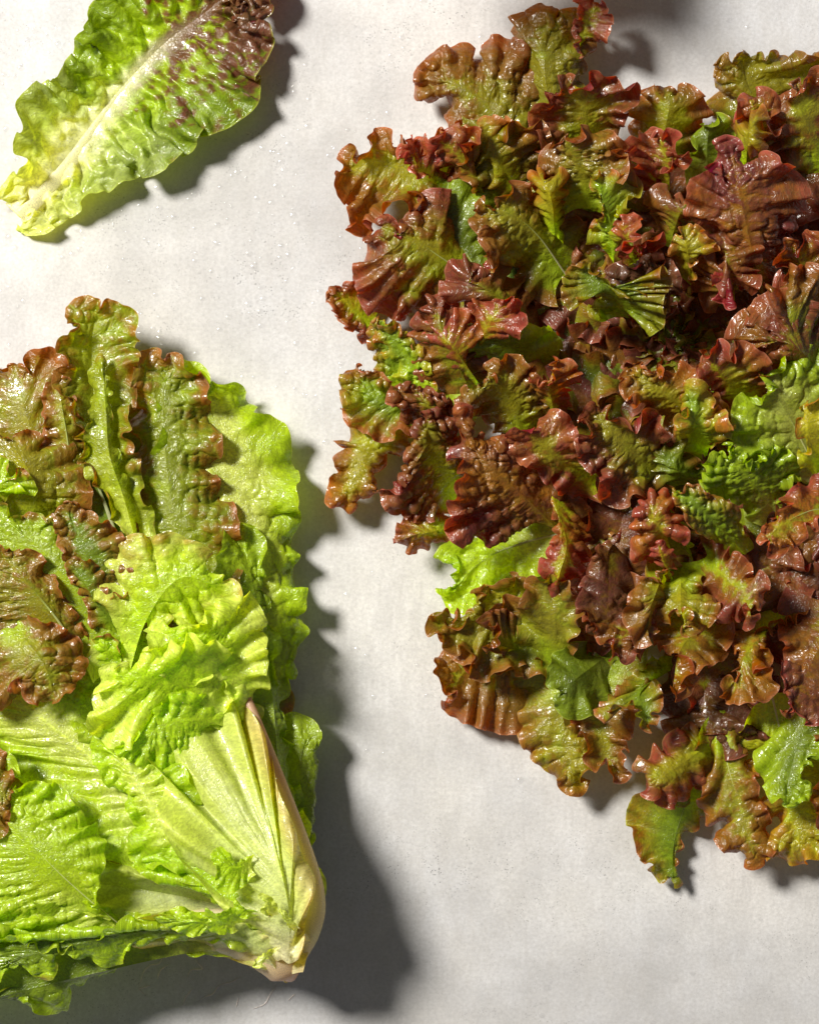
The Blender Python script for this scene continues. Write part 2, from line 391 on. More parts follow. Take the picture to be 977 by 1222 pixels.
p = N('ShaderNodeBsdfGlossy'); p.inputs['Roughness'].default_value = .08; t = N('ShaderNodeBsdfTransparent'); t.inputs[0].default_value = (.97, .97, .97, 1)
f = N('ShaderNodeFresnel'); f.inputs[0].default_value = 1.5; x = N('ShaderNodeMixShader'); g_ = N('ShaderNodeNewGeometry'); i_ = N('ShaderNodeMath', operation='SUBTRACT'); i_.inputs[0].default_value = 1; L(g_.outputs['Backfacing'], i_.inputs[1]); q_ = N('ShaderNodeMath', operation='MULTIPLY'); L(i_.outputs[0], q_.inputs[0]); L(f.outputs[0], q_.inputs[1]); L(q_.outputs[0], x.inputs[0]); L(t.outputs[0], x.inputs[1]); L(p.outputs[0], x.inputs[2])
o = N('ShaderNodeOutputMaterial'); L(x.outputs[0], o.inputs[0]); M['water'] = m
m, nt, N = mat('water bead'); p = N('ShaderNodeBsdfPrincipled'); p.inputs['Base Color'].default_value = (1, 1, 1, 1); p.inputs['Roughness'].default_value = .04; p.inputs['IOR'].default_value = 1.33
p.inputs['Transmission Weight'].default_value = 1; o = N('ShaderNodeOutputMaterial'); nt.links.new(p.outputs[0], o.inputs[0]); M['bead'] = m


# ------------------------------------------------------------------ the table
def plane(name, half, mt):
    me = bpy.data.meshes.new(name); n = 2
    me.from_pydata([(-half, -half, 0), (half, -half, 0), (half, half, 0), (-half, half, 0)], [], [(0, 1, 2, 3)]); me.materials.append(mt)
    o = bpy.data.objects.new(name, me); col.objects.link(o); return o
table = plane('table_top', 1.6, M['table']); table['kind'] = 'structure'; table['label'] = 'pale grey mottled table top sprinkled with water'

def empty(name, px, py, label, cat):
    o = bpy.data.objects.new(name, None); col.objects.link(o); o['label'] = label; o['category'] = cat
    o.empty_display_size = .02
    return o
P0 = (0, 0, 1.0); R1 = (0, 0, 2.4425); R2 = (0, 330, 2.4425); R3 = (0, 750, 2.0354); R4 = (380, 0, 3.053); R5 = (660, 0, 3.053)
R6 = (380, 380, 3.053); R7 = (660, 380, 3.053); R8 = (500, 700, 2.048); RA = (0, 560, 4.075); RB = (200, 760, 2.775)

# ------------------------------------------------------------------ the loose leaf
loose = empty('lettuce_leaf', 60, 250, 'single loose bright green lettuce leaf with pale midrib and purple speckled tip', 'lettuce leaf')
leaf(loose, R1, [(50, 625, 14), (190, 478, 10), (330, 290, 14), (470, 135, 18), (620, 20, 24), (760, -90, 26)],
     [(0, 548, 26), (45, 500, 34), (66, 455, 44), (56, 380, 52), (62, 262, 56), (108, 246, 50), (132, 262, 44), (175, 195, 52), (228, 150, 44), (222, 95, 50), (262, 40, 44), (290, -15, 50),
      (360, -80, 50), (500, -150, 45), (680, -200, 40), (800, -160, 36), (820, -60, 36), (800, 30, 34), (770, 56, 40), (740, 20, 30), (715, 70, 26), (785, 95, 44), (797, 150, 40), (735, 235, 34),
      (762, 300, 40), (700, 342, 40), (640, 372, 36), (585, 372, 34), (572, 440, 38), (520, 440, 34), (512, 478, 34), (470, 514, 30), (424, 500, 28), (400, 520, 24),
      (270, 588, 26), (180, 655, 20), (105, 703, 12), (85, 680, 8)],
     sty='loose', tone=1.02, g=.42, bul=2.8, cell=15, ruffle=24, soft=.14, rib=30, vein=1.2, nv=34, wrinkle=17, red=(9, 0), name='leaf_blade', seed=5, teeth=.9)

# ------------------------------------------------------------------ the green head lying on its side
green = empty('green_lettuce', 350, 1150, 'head of green lettuce with bronze tips lying on its side, pale stem end showing', 'lettuce')
bz = dict(parent=green)
# far under leaves
leaf(green, P0, [(340, 1140, 40), (250, 900, 40), (120, 640, 30), (20, 460, 20)], [(250, 1100, 20), (60, 1000, 20), (-150, 800, 20), (-160, 520, 20), (-60, 440, 20), (40, 440, 20), (170, 480, 20), (300, 560, 20), (340, 700, 20), (350, 900, 20), (370, 1090, 30)],
     sty='under', g=.15, bul=2, rib=10)
leaf(green, P0, [(345, 1140, 40), (355, 1050, 40), (358, 960, 44), (362, 880, 50)], [(325, 1130, 36), (320, 1000, 40), (325, 900, 40), (338, 858, 46), (352, 846, 50), (366, 852, 52), (382, 868, 50), (385, 900, 46), (383, 960, 44), (375, 1010, 42), (380, 1060, 40), (370, 1100, 40)],
     sty='lime', g=.18, bul=1.6, rib=0, tone=.7, soft=.2)
# right outer leaf, wide
leaf(green, P0, [(350, 1130, 50), (330, 960, 56), (318, 830, 60), (296, 640, 54), (262, 520, 44), (240, 455, 36)],
     [(330, 1110, 50), (290, 960, 60), (285, 820, 60), (250, 760, 60), (200, 660, 50), (180, 560, 44), (188, 480, 44), (205, 430, 46), (232, 440, 50), (250, 456, 50), (262, 452, 34), (272, 452, 32), (296, 470, 30),
      (306, 482, 36), (318, 500, 38), (344, 512, 40), (350, 535, 40), (352, 560, 42), (360, 620, 42), (362, 660, 42), (360, 700, 42), (370, 704, 42), (360, 730, 42), (366, 752, 42), (368, 765, 42), (355, 778, 42), (362, 800, 42), (345, 812, 30), (340, 850, 34), (352, 930, 44), (374, 1000, 50), (372, 1080, 50)],
     sty='ribbed', tone=.95, g=.5, bul=3.4, cell=24, ruffle=50, soft=.13, rib=4, nv=16, vein=1.6, seed=41)
# dark maroon topped leaf
leaf(green, P0, [(290, 900, 60), (230, 720, 70), (205, 600, 74), (195, 500, 66), (200, 425, 56)],
     [(230, 860, 60), (190, 720, 60), (160, 640, 56), (155, 540, 54), (160, 470, 56), (164, 425, 60), (176, 420, 60), (200, 420, 56), (218, 422, 56), (232, 440, 54), (246, 452, 52), (250, 475, 52), (262, 520, 56), (262, 580, 60), (290, 640, 66), (285, 760, 60), (300, 880, 50)],
     sty='moss', g=.55, bul=3.2, cell=17, rib=0, tone=1.0, red=(.66, .85), nv=14, seed=52, ruffle=38)
# second pale leaf in front of the wide one, its rib in view
leaf(green, P0, [(350, 1120, 66), (335, 960, 74), (325, 830, 74), (306, 720, 72), (290, 640, 66)],
     [(320, 1100, 60), (285, 960, 70), (280, 840, 76), (262, 760, 80), (250, 690, 80), (262, 640, 84), (275, 626, 66), (292, 622, 64), (308, 634, 60), (318, 700, 56), (328, 760, 54), (332, 830, 56), (345, 900, 60), (350, 1000, 62), (365, 1080, 60)],
     sty='lime', g=.26, bul=2.6, rib=0, nv=24, wrinkle=2, seed=63, tone=.8)
# upright folded leaf: two broad pleats side by side
leaf(green, R2, [(400, 770, 70), (345, 640, 66), (300, 500, 62), (275, 360, 60), (268, 220, 62), (276, 110, 66)],
     [(370, 750, 84), (320, 680, 92), (270, 590, 98), (225, 480, 100), (200, 390, 98), (165, 285, 94), (190, 250, 92), (166, 190, 92), (215, 140, 88), (196, 82, 84), (240, 66, 82), (290, 70, 78), (345, 72, 76), (352, 88, 74), (398, 105, 74), (396, 138, 76), (418, 165, 76), (396, 190, 78), (404, 215, 80), (392, 330, 88), (378, 420, 94), (388, 520, 98), (420, 640, 96), (450, 755, 86)],
     sty='moss', g=.42, bul=2.8, cell=16, ruffle=34, soft=.2, rib=0, red=(.74, .75), nv=12, seed=71)
leaf(green, R2, [(395, 770, 92), (360, 640, 104), (320, 520, 106), (310, 400, 100), (300, 260, 92)],
     [(375, 750, 80), (330, 690, 84), (262, 590, 86), (245, 500, 88), (262, 400, 86), (262, 300, 84), (290, 220, 88), (318, 300, 90), (325, 400, 92), (340, 520, 90), (385, 640, 88), (402, 755, 84)],
     sty='moss', g=.3, bul=2, cell=16, ruffle=34, soft=.22, rib=0, red=(1.1, .5), nv=10, seed=73, tone=1.2)
leaf(green, R2, [(360, 840, 60), (320, 700, 76), (265, 560, 80), (220, 470, 76)], [(260, 800, 50), (220, 650, 50), (190, 500, 56), (215, 440, 60), (250, 470, 62), (270, 560, 60), (330, 640, 60), (400, 760, 60)],
     sty='under', g=.2, bul=2, rib=6, nv=9)
# bronze leaves upper left
leaf(green, R2, [(150, 760, 50), (110, 520, 66), (70, 380, 70), (40, 270, 60)], [(40, 700, 50), (-100, 560, 50), (-140, 380, 50), (-80, 280, 50), (0, 268, 56), (30, 250, 60), (75, 250, 62), (85, 275, 60), (105, 225, 62), (165, 207, 62), (185, 240, 60), (175, 290, 58), (215, 340, 58), (240, 420, 56), (240, 560, 54), (230, 690, 50)],
     sty='bronze', g=.55, bul=3, cell=17, ruffle=30, rib=0, red=(.5, .9), seed=91)
leaf(green, R2, [(210, 640, 60), (200, 500, 86), (185, 400, 92), (170, 310, 84)], [(150, 640, 60), (120, 540, 74), (135, 440, 80), (120, 350, 80), (140, 300, 80), (185, 290, 80), (212, 330, 78), (222, 400, 76), (250, 450, 74), (255, 540, 70), (262, 640, 60)],
     sty='bronze', g=.5, bul=2.6, cell=14, ruffle=24, rib=3, red=(.55, .9), seed=95)
leaf(green, R2, [(60, 760, 60), (110, 640, 100), (70, 540, 110), (20, 480, 100)], [(-60, 760, 60), (-160, 640, 70), (-120, 500, 80), (-30, 450, 84), (40, 460, 90), (110, 470, 92), (150, 500, 90), (200, 500, 86), (240, 540, 80), (258, 640, 78), (262, 700, 70), (180, 690, 74), (90, 690, 80)],
     sty='olive', g=.5, bul=3, cell=18, ruffle=36, rib=0, red=(.7, .8), seed=101)
leaf(green, R2, [(-60, 700, 90), (-20, 620, 112), (30, 590, 118)], [(-100, 640, 100), (-60, 560, 110), (0, 520, 110), (35, 575, 112), (75, 562, 116), (106, 600, 112), (100, 632, 110), (45, 612, 112), (20, 640, 108), (-60, 720, 100)],
     sty='lime', g=.5, bul=2.5, cell=13, ruffle=20, red=(.95, .9), seed=106)
# big middle leaf with its puckered bronze rim and bright lobes
leaf(green, RA, [(900, 1500, 90), (560, 900, 110), (300, 500, 124), (60, 260, 120)], [(500, 1400, 90), (120, 1000, 96), (-300, 700, 100), (-400, 300, 100), (-120, 160, 110), (0, 175, 116), (60, 200, 118), (120, 215, 118), (205, 205, 118), (228, 245, 118), (262, 215, 120), (275, 240, 122), (330, 330, 122), (480, 470, 120), (640, 640, 116), (760, 800, 110), (900, 1000, 104), (1000, 1400, 90)],
     sty='lime', tone=.8, g=.45, bul=3.4, cell=16, ruffle=32, rib=0, seed=112, red=(.9, .8), nv=18)
leaf(green, RA, [(560, 900, 100), (480, 640, 122), (420, 420, 136), (330, 200, 134)], [(430, 900, 100), (420, 700, 110), (340, 500, 122), (310, 420, 126), (262, 290, 134), (268, 215, 140), (290, 165, 142), (330, 145, 140), (390, 160, 138), (435, 215, 138), (470, 210, 138), (540, 270, 136), (600, 330, 132), (660, 420, 128), (640, 500, 124), (680, 600, 118), (640, 760, 110), (600, 900, 100)],
     sty='tip', tone=.95, g=.6, bul=4, cell=14, ruffle=24, rib=0, seed=121, red=(.42, .85), nv=12)
leaf(green, RA, [(620, 860, 100), (520, 720, 124), (440, 600, 136), (380, 480, 140)], [(560, 880, 90), (440, 740, 116), (430, 650, 120), (345, 500, 128), (310, 420, 130), (380, 420, 138), (450, 430, 140), (520, 500, 138), (525, 560, 134), (500, 620, 132), (600, 620, 124), (660, 600, 120), (700, 800, 100)],
     sty='tip', tone=.95, g=.6, bul=4, cell=14, ruffle=22, rib=0, seed=127, red=(.55, .85), nv=12)
# bright top lobe running right
leaf(green, P0, [(150, 820, 100), (175, 740, 136), (215, 690, 150), (262, 700, 146)], [(115, 780, 100), (120, 720, 120), (125, 680, 132), (150, 645, 140), (172, 638, 140), (200, 640, 142), (236, 652, 140), (262, 676, 136), (283, 708, 130), (282, 728, 126), (262, 736, 124), (245, 765, 112), (238, 752, 120), (225, 740, 126), (200, 740, 126), (185, 756, 120), (175, 740, 120), (160, 700, 126), (150, 760, 100)],
     sty='bright', tone=1.12, g=.75, bul=2.4, cell=18, ruffle=40, rib=0, vein=.6, seed=133, red=(.9, .5), nv=12)
# bright lower lobes
leaf(green, P0, [(290, 860, 80), (262, 800, 112), (240, 770, 130), (205, 760, 136)], [(310, 850, 60), (318, 800, 90), (316, 760, 104), (308, 710, 112), (285, 715, 120), (262, 730, 126), (238, 738, 132), (205, 738, 136), (185, 745, 134), (175, 765, 130), (172, 790, 124), (200, 800, 118), (230, 812, 110), (262, 800, 100), (274, 836, 104), (288, 826, 100), (292, 806, 98), (304, 818, 80)],
     sty='bright', tone=1.12, g=.7, bul=2.4, cell=18, ruffle=38, vein=.6, seed=141, dz=20, nv=11)
leaf(green, P0, [(262, 860, 90), (215, 812, 126), (172, 810, 142), (138, 806, 138)], [(250, 880, 80), (222, 850, 100), (205, 842, 110), (190, 850, 110), (175, 862, 112), (160, 872, 112), (140, 882, 112), (122, 892, 110), (108, 880, 112), (118, 850, 120), (112, 820, 128), (118, 796, 134), (150, 790, 142), (175, 780, 146), (205, 772, 146), (250, 762, 136), (280, 790, 110), (270, 830, 96)],
     sty='bright', tone=1.12, g=.75, bul=2.4, cell=18, ruffle=42, vein=.6, seed=147, dz=20, nv=12)
leaf(green, P0, [(280, 870, 80), (230, 860, 112), (190, 870, 120), (160, 884, 116)], [(300, 840, 70), (250, 830, 100), (215, 830, 116), (185, 850, 122), (160, 870, 124), (135, 900, 116), (150, 905, 110), (175, 918, 104), (200, 924, 98), (216, 915, 94), (215, 925, 90), (228, 905, 92), (240, 895, 92), (225, 880, 96), (230, 860, 96), (262, 870, 80)],
     sty='lime', tone=1.1, g=.6, bul=2.6, cell=16, ruffle=24, seed=151, dz=20, nv=12)
# bronze leaves left middle
leaf(green, RA, [(430, 1000, 90), (300, 760, 126), (140, 560, 138), (30, 420, 134)], [(200, 1000, 100), (-100, 900, 110), (-350, 700, 110), (-300, 450, 110), (-80, 370, 124), (30, 360, 130), (110, 380, 132), (170, 385, 132), (215, 440, 128), (262, 520, 122), (320, 620, 118), (370, 700, 112), (430, 820, 104), (480, 930, 94)],
     sty='bronze', g=.6, bul=4, cell=15, ruffle=26, rib=4, seed=163, red=(.40, .85), nv=16)
leaf(green, RA, [(60, 760, 120), (150, 860, 146), (220, 960, 150), (260, 1080, 142)], [(-120, 720, 110), (-180, 900, 120), (-120, 1120, 124), (20, 1135, 128), (60, 1110, 134), (80, 1040, 140), (110, 1100, 136), (150, 1135, 134), (210, 1150, 134), (280, 1145, 132), (340, 1100, 130), (385, 1020, 128), (422, 970, 124), (415, 890, 126), (380, 840, 128), (300, 780, 132), (220, 745, 134), (130, 730, 130)],
     sty='bronze', g=.55, bul=4.4, cell=20, ruffle=34, rib=0, seed=172, red=(.42, .9), nv=14)
leaf(green, RA, [(620, 1000, 90), (560, 920, 112), (500, 860, 122)], [(560, 1040, 90), (500, 960, 100), (440, 880, 108), (425, 840, 116), (480, 800, 122), (540, 800, 124), (590, 870, 120), (600, 930, 114), (590, 960, 104), (680, 960, 90)],
     sty='lime', g=.5, bul=2.5, cell=14, ruffle=20, seed=181, red=(.85, .9))
# long ribbed leaf sweeping to the butt
leaf(green, P0, [(330, 1090, 80), (240, 1020, 92), (140, 930, 100), (40, 850, 104), (-60, 780, 100)], [(320, 1060, 60), (262, 990, 90), (235, 960, 100), (220, 900, 100), (200, 860, 100), (150, 830, 100), (100, 820, 100), (0, 780, 96), (-120, 700, 80), (-180, 760, 70), (-120, 860, 76), (0, 900, 80), (60, 960, 80), (120, 1010, 80), (160, 1030, 80), (240, 1060, 76), (300, 1100, 60)],
     sty='ribbed', g=.22, bul=1.4, cell=20, ruffle=50, soft=.2, rib=7, seed=194, nv=40, wrinkle=5, vein=1.6)
leaf(green, P0, [(300, 1080, 84), (230, 1010, 104), (180, 960, 116), (140, 890, 120)], [(280, 1070, 70), (220, 1040, 96), (180, 1030, 100), (150, 1024, 104), (160, 1000, 108), (150, 960, 112), (120, 920, 114), (110, 880, 118), (140, 870, 122), (190, 900, 124), (215, 910, 122), (235, 940, 116), (240, 980, 108), (262, 1000, 100), (250, 1022, 94), (300, 1060, 74)],
     sty='ribbed', g=.4, bul=1.6, cell=18, ruffle=34, rib=5, seed=203, nv=30, wrinkle=5, vein=1.6)
# yellow-green hollow
leaf(green, P0, [(345, 1110, 56), (260, 1080, 40), (160, 1060, 40), (60, 1050, 40)], [(330, 1090, 84), (262, 1056, 92), (180, 1038, 88), (120, 1030, 80), (40, 1010, 60), (-20, 1040, 50), (20, 1100, 44), (120, 1110, 50), (200, 1100, 60), (262, 1108, 64), (330, 1120, 60)],
     sty='base', g=.08, bul=.8, cell=24, rib=4, seed=211, nv=8, tone=.75)
leaf(green, P0, [(340, 1100, 90), (280, 1070, 96), (230, 1040, 100), (190, 1020, 98)], [(330, 1085, 80), (280, 1040, 96), (250, 1012, 104), (262, 1000, 108), (240, 1005, 108), (200, 1010, 104), (170, 1018, 98), (150, 1026, 92), (200, 1048, 90), (250, 1070, 90), (300, 1090, 84)],
     sty='lime', g=.25, bul=1.5, cell=24, rib=0, seed=215, nv=8)
# left bottom frilly leaf
leaf(green, P0, [(150, 1110, 60), (80, 1050, 100), (30, 1000, 120), (-20, 950, 120)], [(120, 1130, 56), (60, 1130, 80), (0, 1120, 84), (-100, 1100, 80), (-160, 1000, 80), (-120, 900, 90), (-30, 890, 110), (10, 895, 120), (20, 940, 126), (50, 935, 128), (80, 950, 126), (105, 975, 120), (118, 985, 118), (126, 1010, 112), (118, 1060, 100), (95, 1080, 90), (110, 1090, 80)],
     sty='lime', g=.65, bul=3, cell=18, ruffle=32, seed=223, nv=20, wrinkle=2, tone=.95, rib=2)
leaf(green, P0, [(-60, 960, 120), (-10, 950, 134), (10, 950, 134)], [(-70, 900, 110), (-10, 890, 128), (14, 925, 132), (18, 950, 130), (10, 970, 128), (2, 1000, 122), (-30, 990, 120)], sty='bronze', g=.5, bul=3, cell=12, ruffle=18, seed=226)
# bottom leaves
leaf(green, P0, [(330, 1130, 40), (240, 1135, 40), (120, 1160, 44), (0, 1190, 40), (-80, 1220, 30)], [(320, 1110, 50), (240, 1105, 56), (150, 1100, 60), (40, 1080, 50), (-80, 1090, 40), (-160, 1150, 30), (-100, 1240, 20), (10, 1180, 24), (40, 1190, 24), (60, 1206, 22), (85, 1212, 22), (92, 1180, 26), (140, 1160, 32), (170, 1140, 36), (250, 1140, 30), (310, 1160, 30)],
     sty='green', g=.25, bul=1.8, cell=18, rib=0, seed=231, dz=18, nv=10, tone=.8)
leaf(green, P0, [(345, 1120, 70), (250, 1110, 80), (170, 1112, 84), (80, 1130, 80), (0, 1150, 70)], [(330, 1105, 76), (262, 1096, 86), (200, 1092, 92), (140, 1104, 92), (100, 1110, 90), (30, 1120, 84), (-60, 1110, 70), (-100, 1150, 60), (-40, 1175, 60), (10, 1160, 66), (30, 1156, 70), (50, 1170, 62), (62, 1165, 66), (70, 1140, 72), (110, 1150, 62), (140, 1152, 58), (160, 1130, 70), (220, 1122, 66), (300, 1130, 60)],
     sty='green', g=.4, bul=2, cell=16, ruffle=24, rib=0, seed=238, dz=14, nv=12)
# the big pale outermost leaf wrapping the butt, its right edge rolled under and tan
leaf(green, P0, [(344, 1150, 62), (345, 1090, 92), (330, 1020, 112), (300, 930, 118), (262, 840, 84)],
     [(322, 1140, 66), (296, 1108, 90), (266, 1085, 100), (240, 1050, 104), (200, 1000, 104), (190, 940, 100), (176, 880, 90), (180, 820, 84), (215, 800, 76), (252, 800, 72), (276, 812, 78), (300, 850, 96), (321, 892, 104), (339, 942, 104), (354, 988, 98), (368, 1036, 88), (373, 1075, 78), (366, 1110, 66), (352, 1145, 54)],
     sty='base', g=0, bul=.5, cell=24, rib=0, vein=.15, nv=34, wrinkle=.7, seed=251, teeth=.4, side=.55, dz=16, fan=.62, label='pale stalky outer leaf with a tan right edge')
tube('stalk_rib', spline([(276, 790, 78), (298, 845, 98), (316, 893, 106), (334, 943, 108), (350, 990, 112), (365, 1038, 121), (373, 1080, 116), (364, 1115, 104), (348, 1150, 92)], 50),
     np.interp(np.linspace(0, 1, 50), [0, .2, .5, .75, .9, 1], [3, 8, 13, 16, 17, 12])*(1+.05*vnoise(np.linspace(0, 14, 50), np.zeros(50), 3)), M['leaf_base'], green,
     lerp(PAL['tan'], PAL['cream'], (np.linspace(.0, .9, 50)+.12*vnoise(np.linspace(0, 20, 50), np.zeros(50), 4)).clip(0, 1)[:, None]), n=22, flat=1.0)
# outer rind of the butt, tan edged
leaf(green, R3, [(690, 855, 50), (640, 790, 84), (560, 740, 96), (420, 730, 92)], [(690, 868, 26), (640, 846, 34), (560, 810, 44), (470, 786, 50), (370, 780, 56), (300, 764, 60), (300, 725, 74), (400, 700, 84), (520, 690, 92), (620, 690, 96), (700, 710, 88), (740, 760, 70), (720, 840, 50)],
     sty='base', g=0, bul=.3, cell=30, rib=0, vein=.8, nv=30, wrinkle=.8, seed=257, teeth=.5, red=(.35, .35))
tube('stem', spline([(150, 1108, 100), (210, 1106, 102), (270, 1112, 104), (310, 1124, 102), (332, 1142, 102), (342, 1156, 94), (349, 1170, 88)], 30), np.interp(np.linspace(0, 1, 30), [0, .25, .5, .75, .93, 1], [5, 18, 27, 32, 25, 4]), M['leaf_base'], green, lerp(PAL['cream'], PAL['tan'], np.interp(np.linspace(0, 1, 30), [0, .5, .85, 1], [.1, .25, .45, 1.])[:, None]), n=24, flat=.9)
# torn shreds
for k, (sp_, ou_, st) in enumerate([
    ([(300, 1030, 100), (280, 1036, 116), (265, 1028, 124)], [(300, 1045, 100), (280, 1062, 108), (262, 1064, 108), (258, 1040, 118), (252, 1018, 124), (262, 1010, 122), (276, 1026, 116), (290, 1025, 110), (302, 1020, 104)], 'lime'),
    ([(260, 1105, 92), (235, 1100, 106), (215, 1102, 104)], [(262, 1115, 90), (240, 1112, 98), (228, 1118, 96), (215, 1110, 96), (200, 1104, 98), (184, 1094, 98), (205, 1094, 104), (225, 1088, 108), (240, 1094, 104), (262, 1095, 98)], 'lime'),
    ([(280, 1105, 96), (262, 1098, 112), (258, 1088, 116)], [(282, 1112, 94), (262, 1114, 100), (250, 1108, 100), (248, 1095, 108), (245, 1082, 116), (255, 1092, 112), (270, 1086, 110), (284, 1086, 104), (286, 1098, 98)], 'lime'),
    ([(320, 1095, 96), (318, 1080, 116), (310, 1072, 122)], [(326, 1094, 96), (318, 1092, 110), (312, 1086, 116), (318, 1078, 118), (308, 1068, 124), (318, 1068, 122), (328, 1078, 114), (330, 1090, 104)], 'base'),
    ([(352, 1110, 90), (340, 1098, 108), (336, 1086, 112)], [(356, 1114, 88), (346, 1108, 100), (336, 1092, 110), (333, 1082, 114), (342, 1088, 110), (350, 1098, 102), (358, 1106, 94)], 'base'),
    ([(330, 1130, 84), (315, 1144, 100), (304, 1152, 98)], [(332, 1128, 84), (318, 1136, 98), (306, 1144, 100), (300, 1154, 98), (308, 1155, 98), (318, 1146, 98), (334, 1132, 88)], 'base'),
    ([(300, 1090, 100), (290, 1084, 112)], [(308, 1094, 98), (296, 1096, 104), (284, 1092, 104), (278, 1076, 112), (288, 1080, 112), (296, 1086, 108), (312, 1088, 104)], 'lime')]):
    sp_ = [(x, y, z+16) for x, y, z in sp_]; ou_ = [(x, y, z+16) for x, y, z in ou_]
    leaf(green, P0, sp_, ou_, sty=st, g=.3, bul=.8, cell=10, ruffle=10, seed=270+k, teeth=1.5, name='leaf_shred', nv=5)

# ------------------------------------------------------------------ the red head
red = empty('red_leaf_lettuce', 800, 420, 'large frilly head of dark red leaf lettuce spread open at the right', 'lettuce')
# hidden inner leaves that close the heart: each one reaches out from the stem
lr = np.random.default_rng(21)
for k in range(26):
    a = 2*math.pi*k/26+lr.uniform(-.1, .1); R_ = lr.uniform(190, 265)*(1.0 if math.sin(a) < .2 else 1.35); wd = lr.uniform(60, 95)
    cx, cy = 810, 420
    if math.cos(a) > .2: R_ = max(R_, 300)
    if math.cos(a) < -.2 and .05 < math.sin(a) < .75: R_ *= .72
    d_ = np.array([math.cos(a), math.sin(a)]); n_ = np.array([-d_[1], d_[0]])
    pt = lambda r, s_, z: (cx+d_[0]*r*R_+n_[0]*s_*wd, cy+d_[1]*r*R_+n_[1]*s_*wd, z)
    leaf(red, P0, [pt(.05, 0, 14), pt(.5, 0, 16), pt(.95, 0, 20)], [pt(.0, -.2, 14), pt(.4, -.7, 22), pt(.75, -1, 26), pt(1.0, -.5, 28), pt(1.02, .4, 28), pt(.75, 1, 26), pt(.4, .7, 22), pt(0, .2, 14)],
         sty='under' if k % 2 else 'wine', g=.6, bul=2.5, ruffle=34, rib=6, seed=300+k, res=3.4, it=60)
def rl(reg, sp_, ou_, z=(50, 60), **k):
    k.setdefault('jz', 8); k['g'] = k.get('g', .5)*1.75; k['bul'] = k.get('bul', 3)*1.2; k.setdefault('ruffle', 36); k['tone'] = k.get('tone', 1.0)*float(np.random.default_rng(k['seed']*7+1).uniform(.78, 1.28)); z0 = max(8, z[0]-(34 if z[1] > 72 else 14)); k.setdefault('zs', (z0, z[1]-4, z[1])); k.setdefault('zo', (z0, z[1]-6, z[1]+4, z[1]-6, z0)); k.setdefault('curl', float(np.random.default_rng(k['seed']*3).uniform(-20, 14)))
    return leaf(red, reg, sp_, ou_, **k)
# --- top rim
rl(P0, [(700, 240), (620, 170), (560, 110), (520, 95)], [(650, 240), (580, 200), (556, 168), (540, 160), (522, 124), (498, 112), (502, 92), (512, 72), (532, 58), (556, 52), (570, 64), (584, 54), (612, 44), (630, 60), (660, 110), (700, 200)], (30, 52), sty='brown', bul=5, cell=22, red=(.35, .95), g=.4, seed=401, tone=.95)
rl(P0, [(720, 280), (670, 180), (650, 90), (655, 30)], [(640, 240), (610, 170), (600, 110), (612, 60), (616, 30), (618, 14), (628, 20), (640, 6), (660, 6), (672, 16), (690, 10), (702, 20), (706, 50), (702, 100), (706, 130), (720, 170), (760, 240)], (30, 60), sty='olive', bul=3, cell=16, g=.30, seed=408, red=(.6, .8))
rl(P0, [(690, 60), (700, 25), (712, 8)], [(692, 66), (688, 40), (688, 8), (700, -6), (718, 0), (730, 20), (728, 42), (716, 46), (708, 30)], (62, 70), sty='maroon', bul=2, g=.4, seed=415, tone=1.1, ruffle=18)
rl(P0, [(640, 300), (600, 200), (560, 150), (545, 130)], [(600, 280), (560, 230), (548, 190), (560, 160), (590, 150), (605, 160), (640, 155), (665, 170), (680, 220), (680, 280)], (40, 76), sty='olive', bul=3, g=.6, seed=421)
# --- left upper
rl(R4, [(560, 700), (400, 640), (240, 590), (120, 600)], [(470, 800), (360, 720), (330, 760), (240, 760), (180, 800), (150, 850), (100, 850), (96, 820), (130, 790), (120, 740), (72, 720), (55, 672), (74, 650), (80, 590), (105, 525), (150, 545), (195, 500), (262, 480), (300, 510), (310, 470), (330, 500), (400, 500), (480, 460), (570, 445), (600, 560)], (44, 56), sty='brown', bul=3.5, cell=16, g=.55, seed=431, red=(.40, .95))
rl(R4, [(470, 700), (360, 600), (350, 560)], [(480, 640), (430, 610), (400, 640), (360, 650), (325, 610), (320, 580), (300, 560), (320, 500), (360, 495), (400, 500), (430, 560), (440, 600), (540, 620)], (60, 84), sty='maroon', bul=2, g=.5, seed=437, tone=1.2, ruffle=20)
rl(R4, [(640, 760), (560, 640), (480, 540), (430, 520)], [(600, 780), (470, 640), (430, 600), (410, 520), (430, 490), (500, 460), (575, 450), (580, 480), (530, 520), (560, 580), (600, 640), (660, 680)], (60, 86), sty='maroon', bul=2.5, g=.4, seed=441)
rl(R4, [(760, 700), (660, 600), (600, 480), (560, 530)], [(700, 760), (620, 690), (600, 620), (540, 525), (580, 470), (600, 430), (700, 440), (760, 480), (800, 500), (790, 560), (780, 640)], (66, 90), sty='olive', bul=2, g=.6, seed=447, ruffle=26)
rl(R4, [(620, 1040), (480, 960), (340, 870), (220, 830)], [(560, 1180), (400, 1160), (300, 1130), (200, 1140), (170, 1090), (165, 1020), (180, 940), (180, 870), (215, 810), (262, 795), (300, 850), (330, 800), (390, 740), (450, 690), (470, 760), (560, 800), (620, 900)], (50, 80), sty='maroon', bul=3.5, cell=18, g=.5, seed=453, red=(.48, 1.), rib=2)
rl(R4, [(200, 1200), (110, 1110), (60, 1060)], [(220, 1290), (160, 1230), (100, 1190), (60, 1150), (28, 1110), (25, 1060), (60, 1040), (110, 1040), (160, 1010), (200, 1080)], (34, 44), sty='maroon', bul=4, cell=13, g=.5, seed=459, ruffle=20)
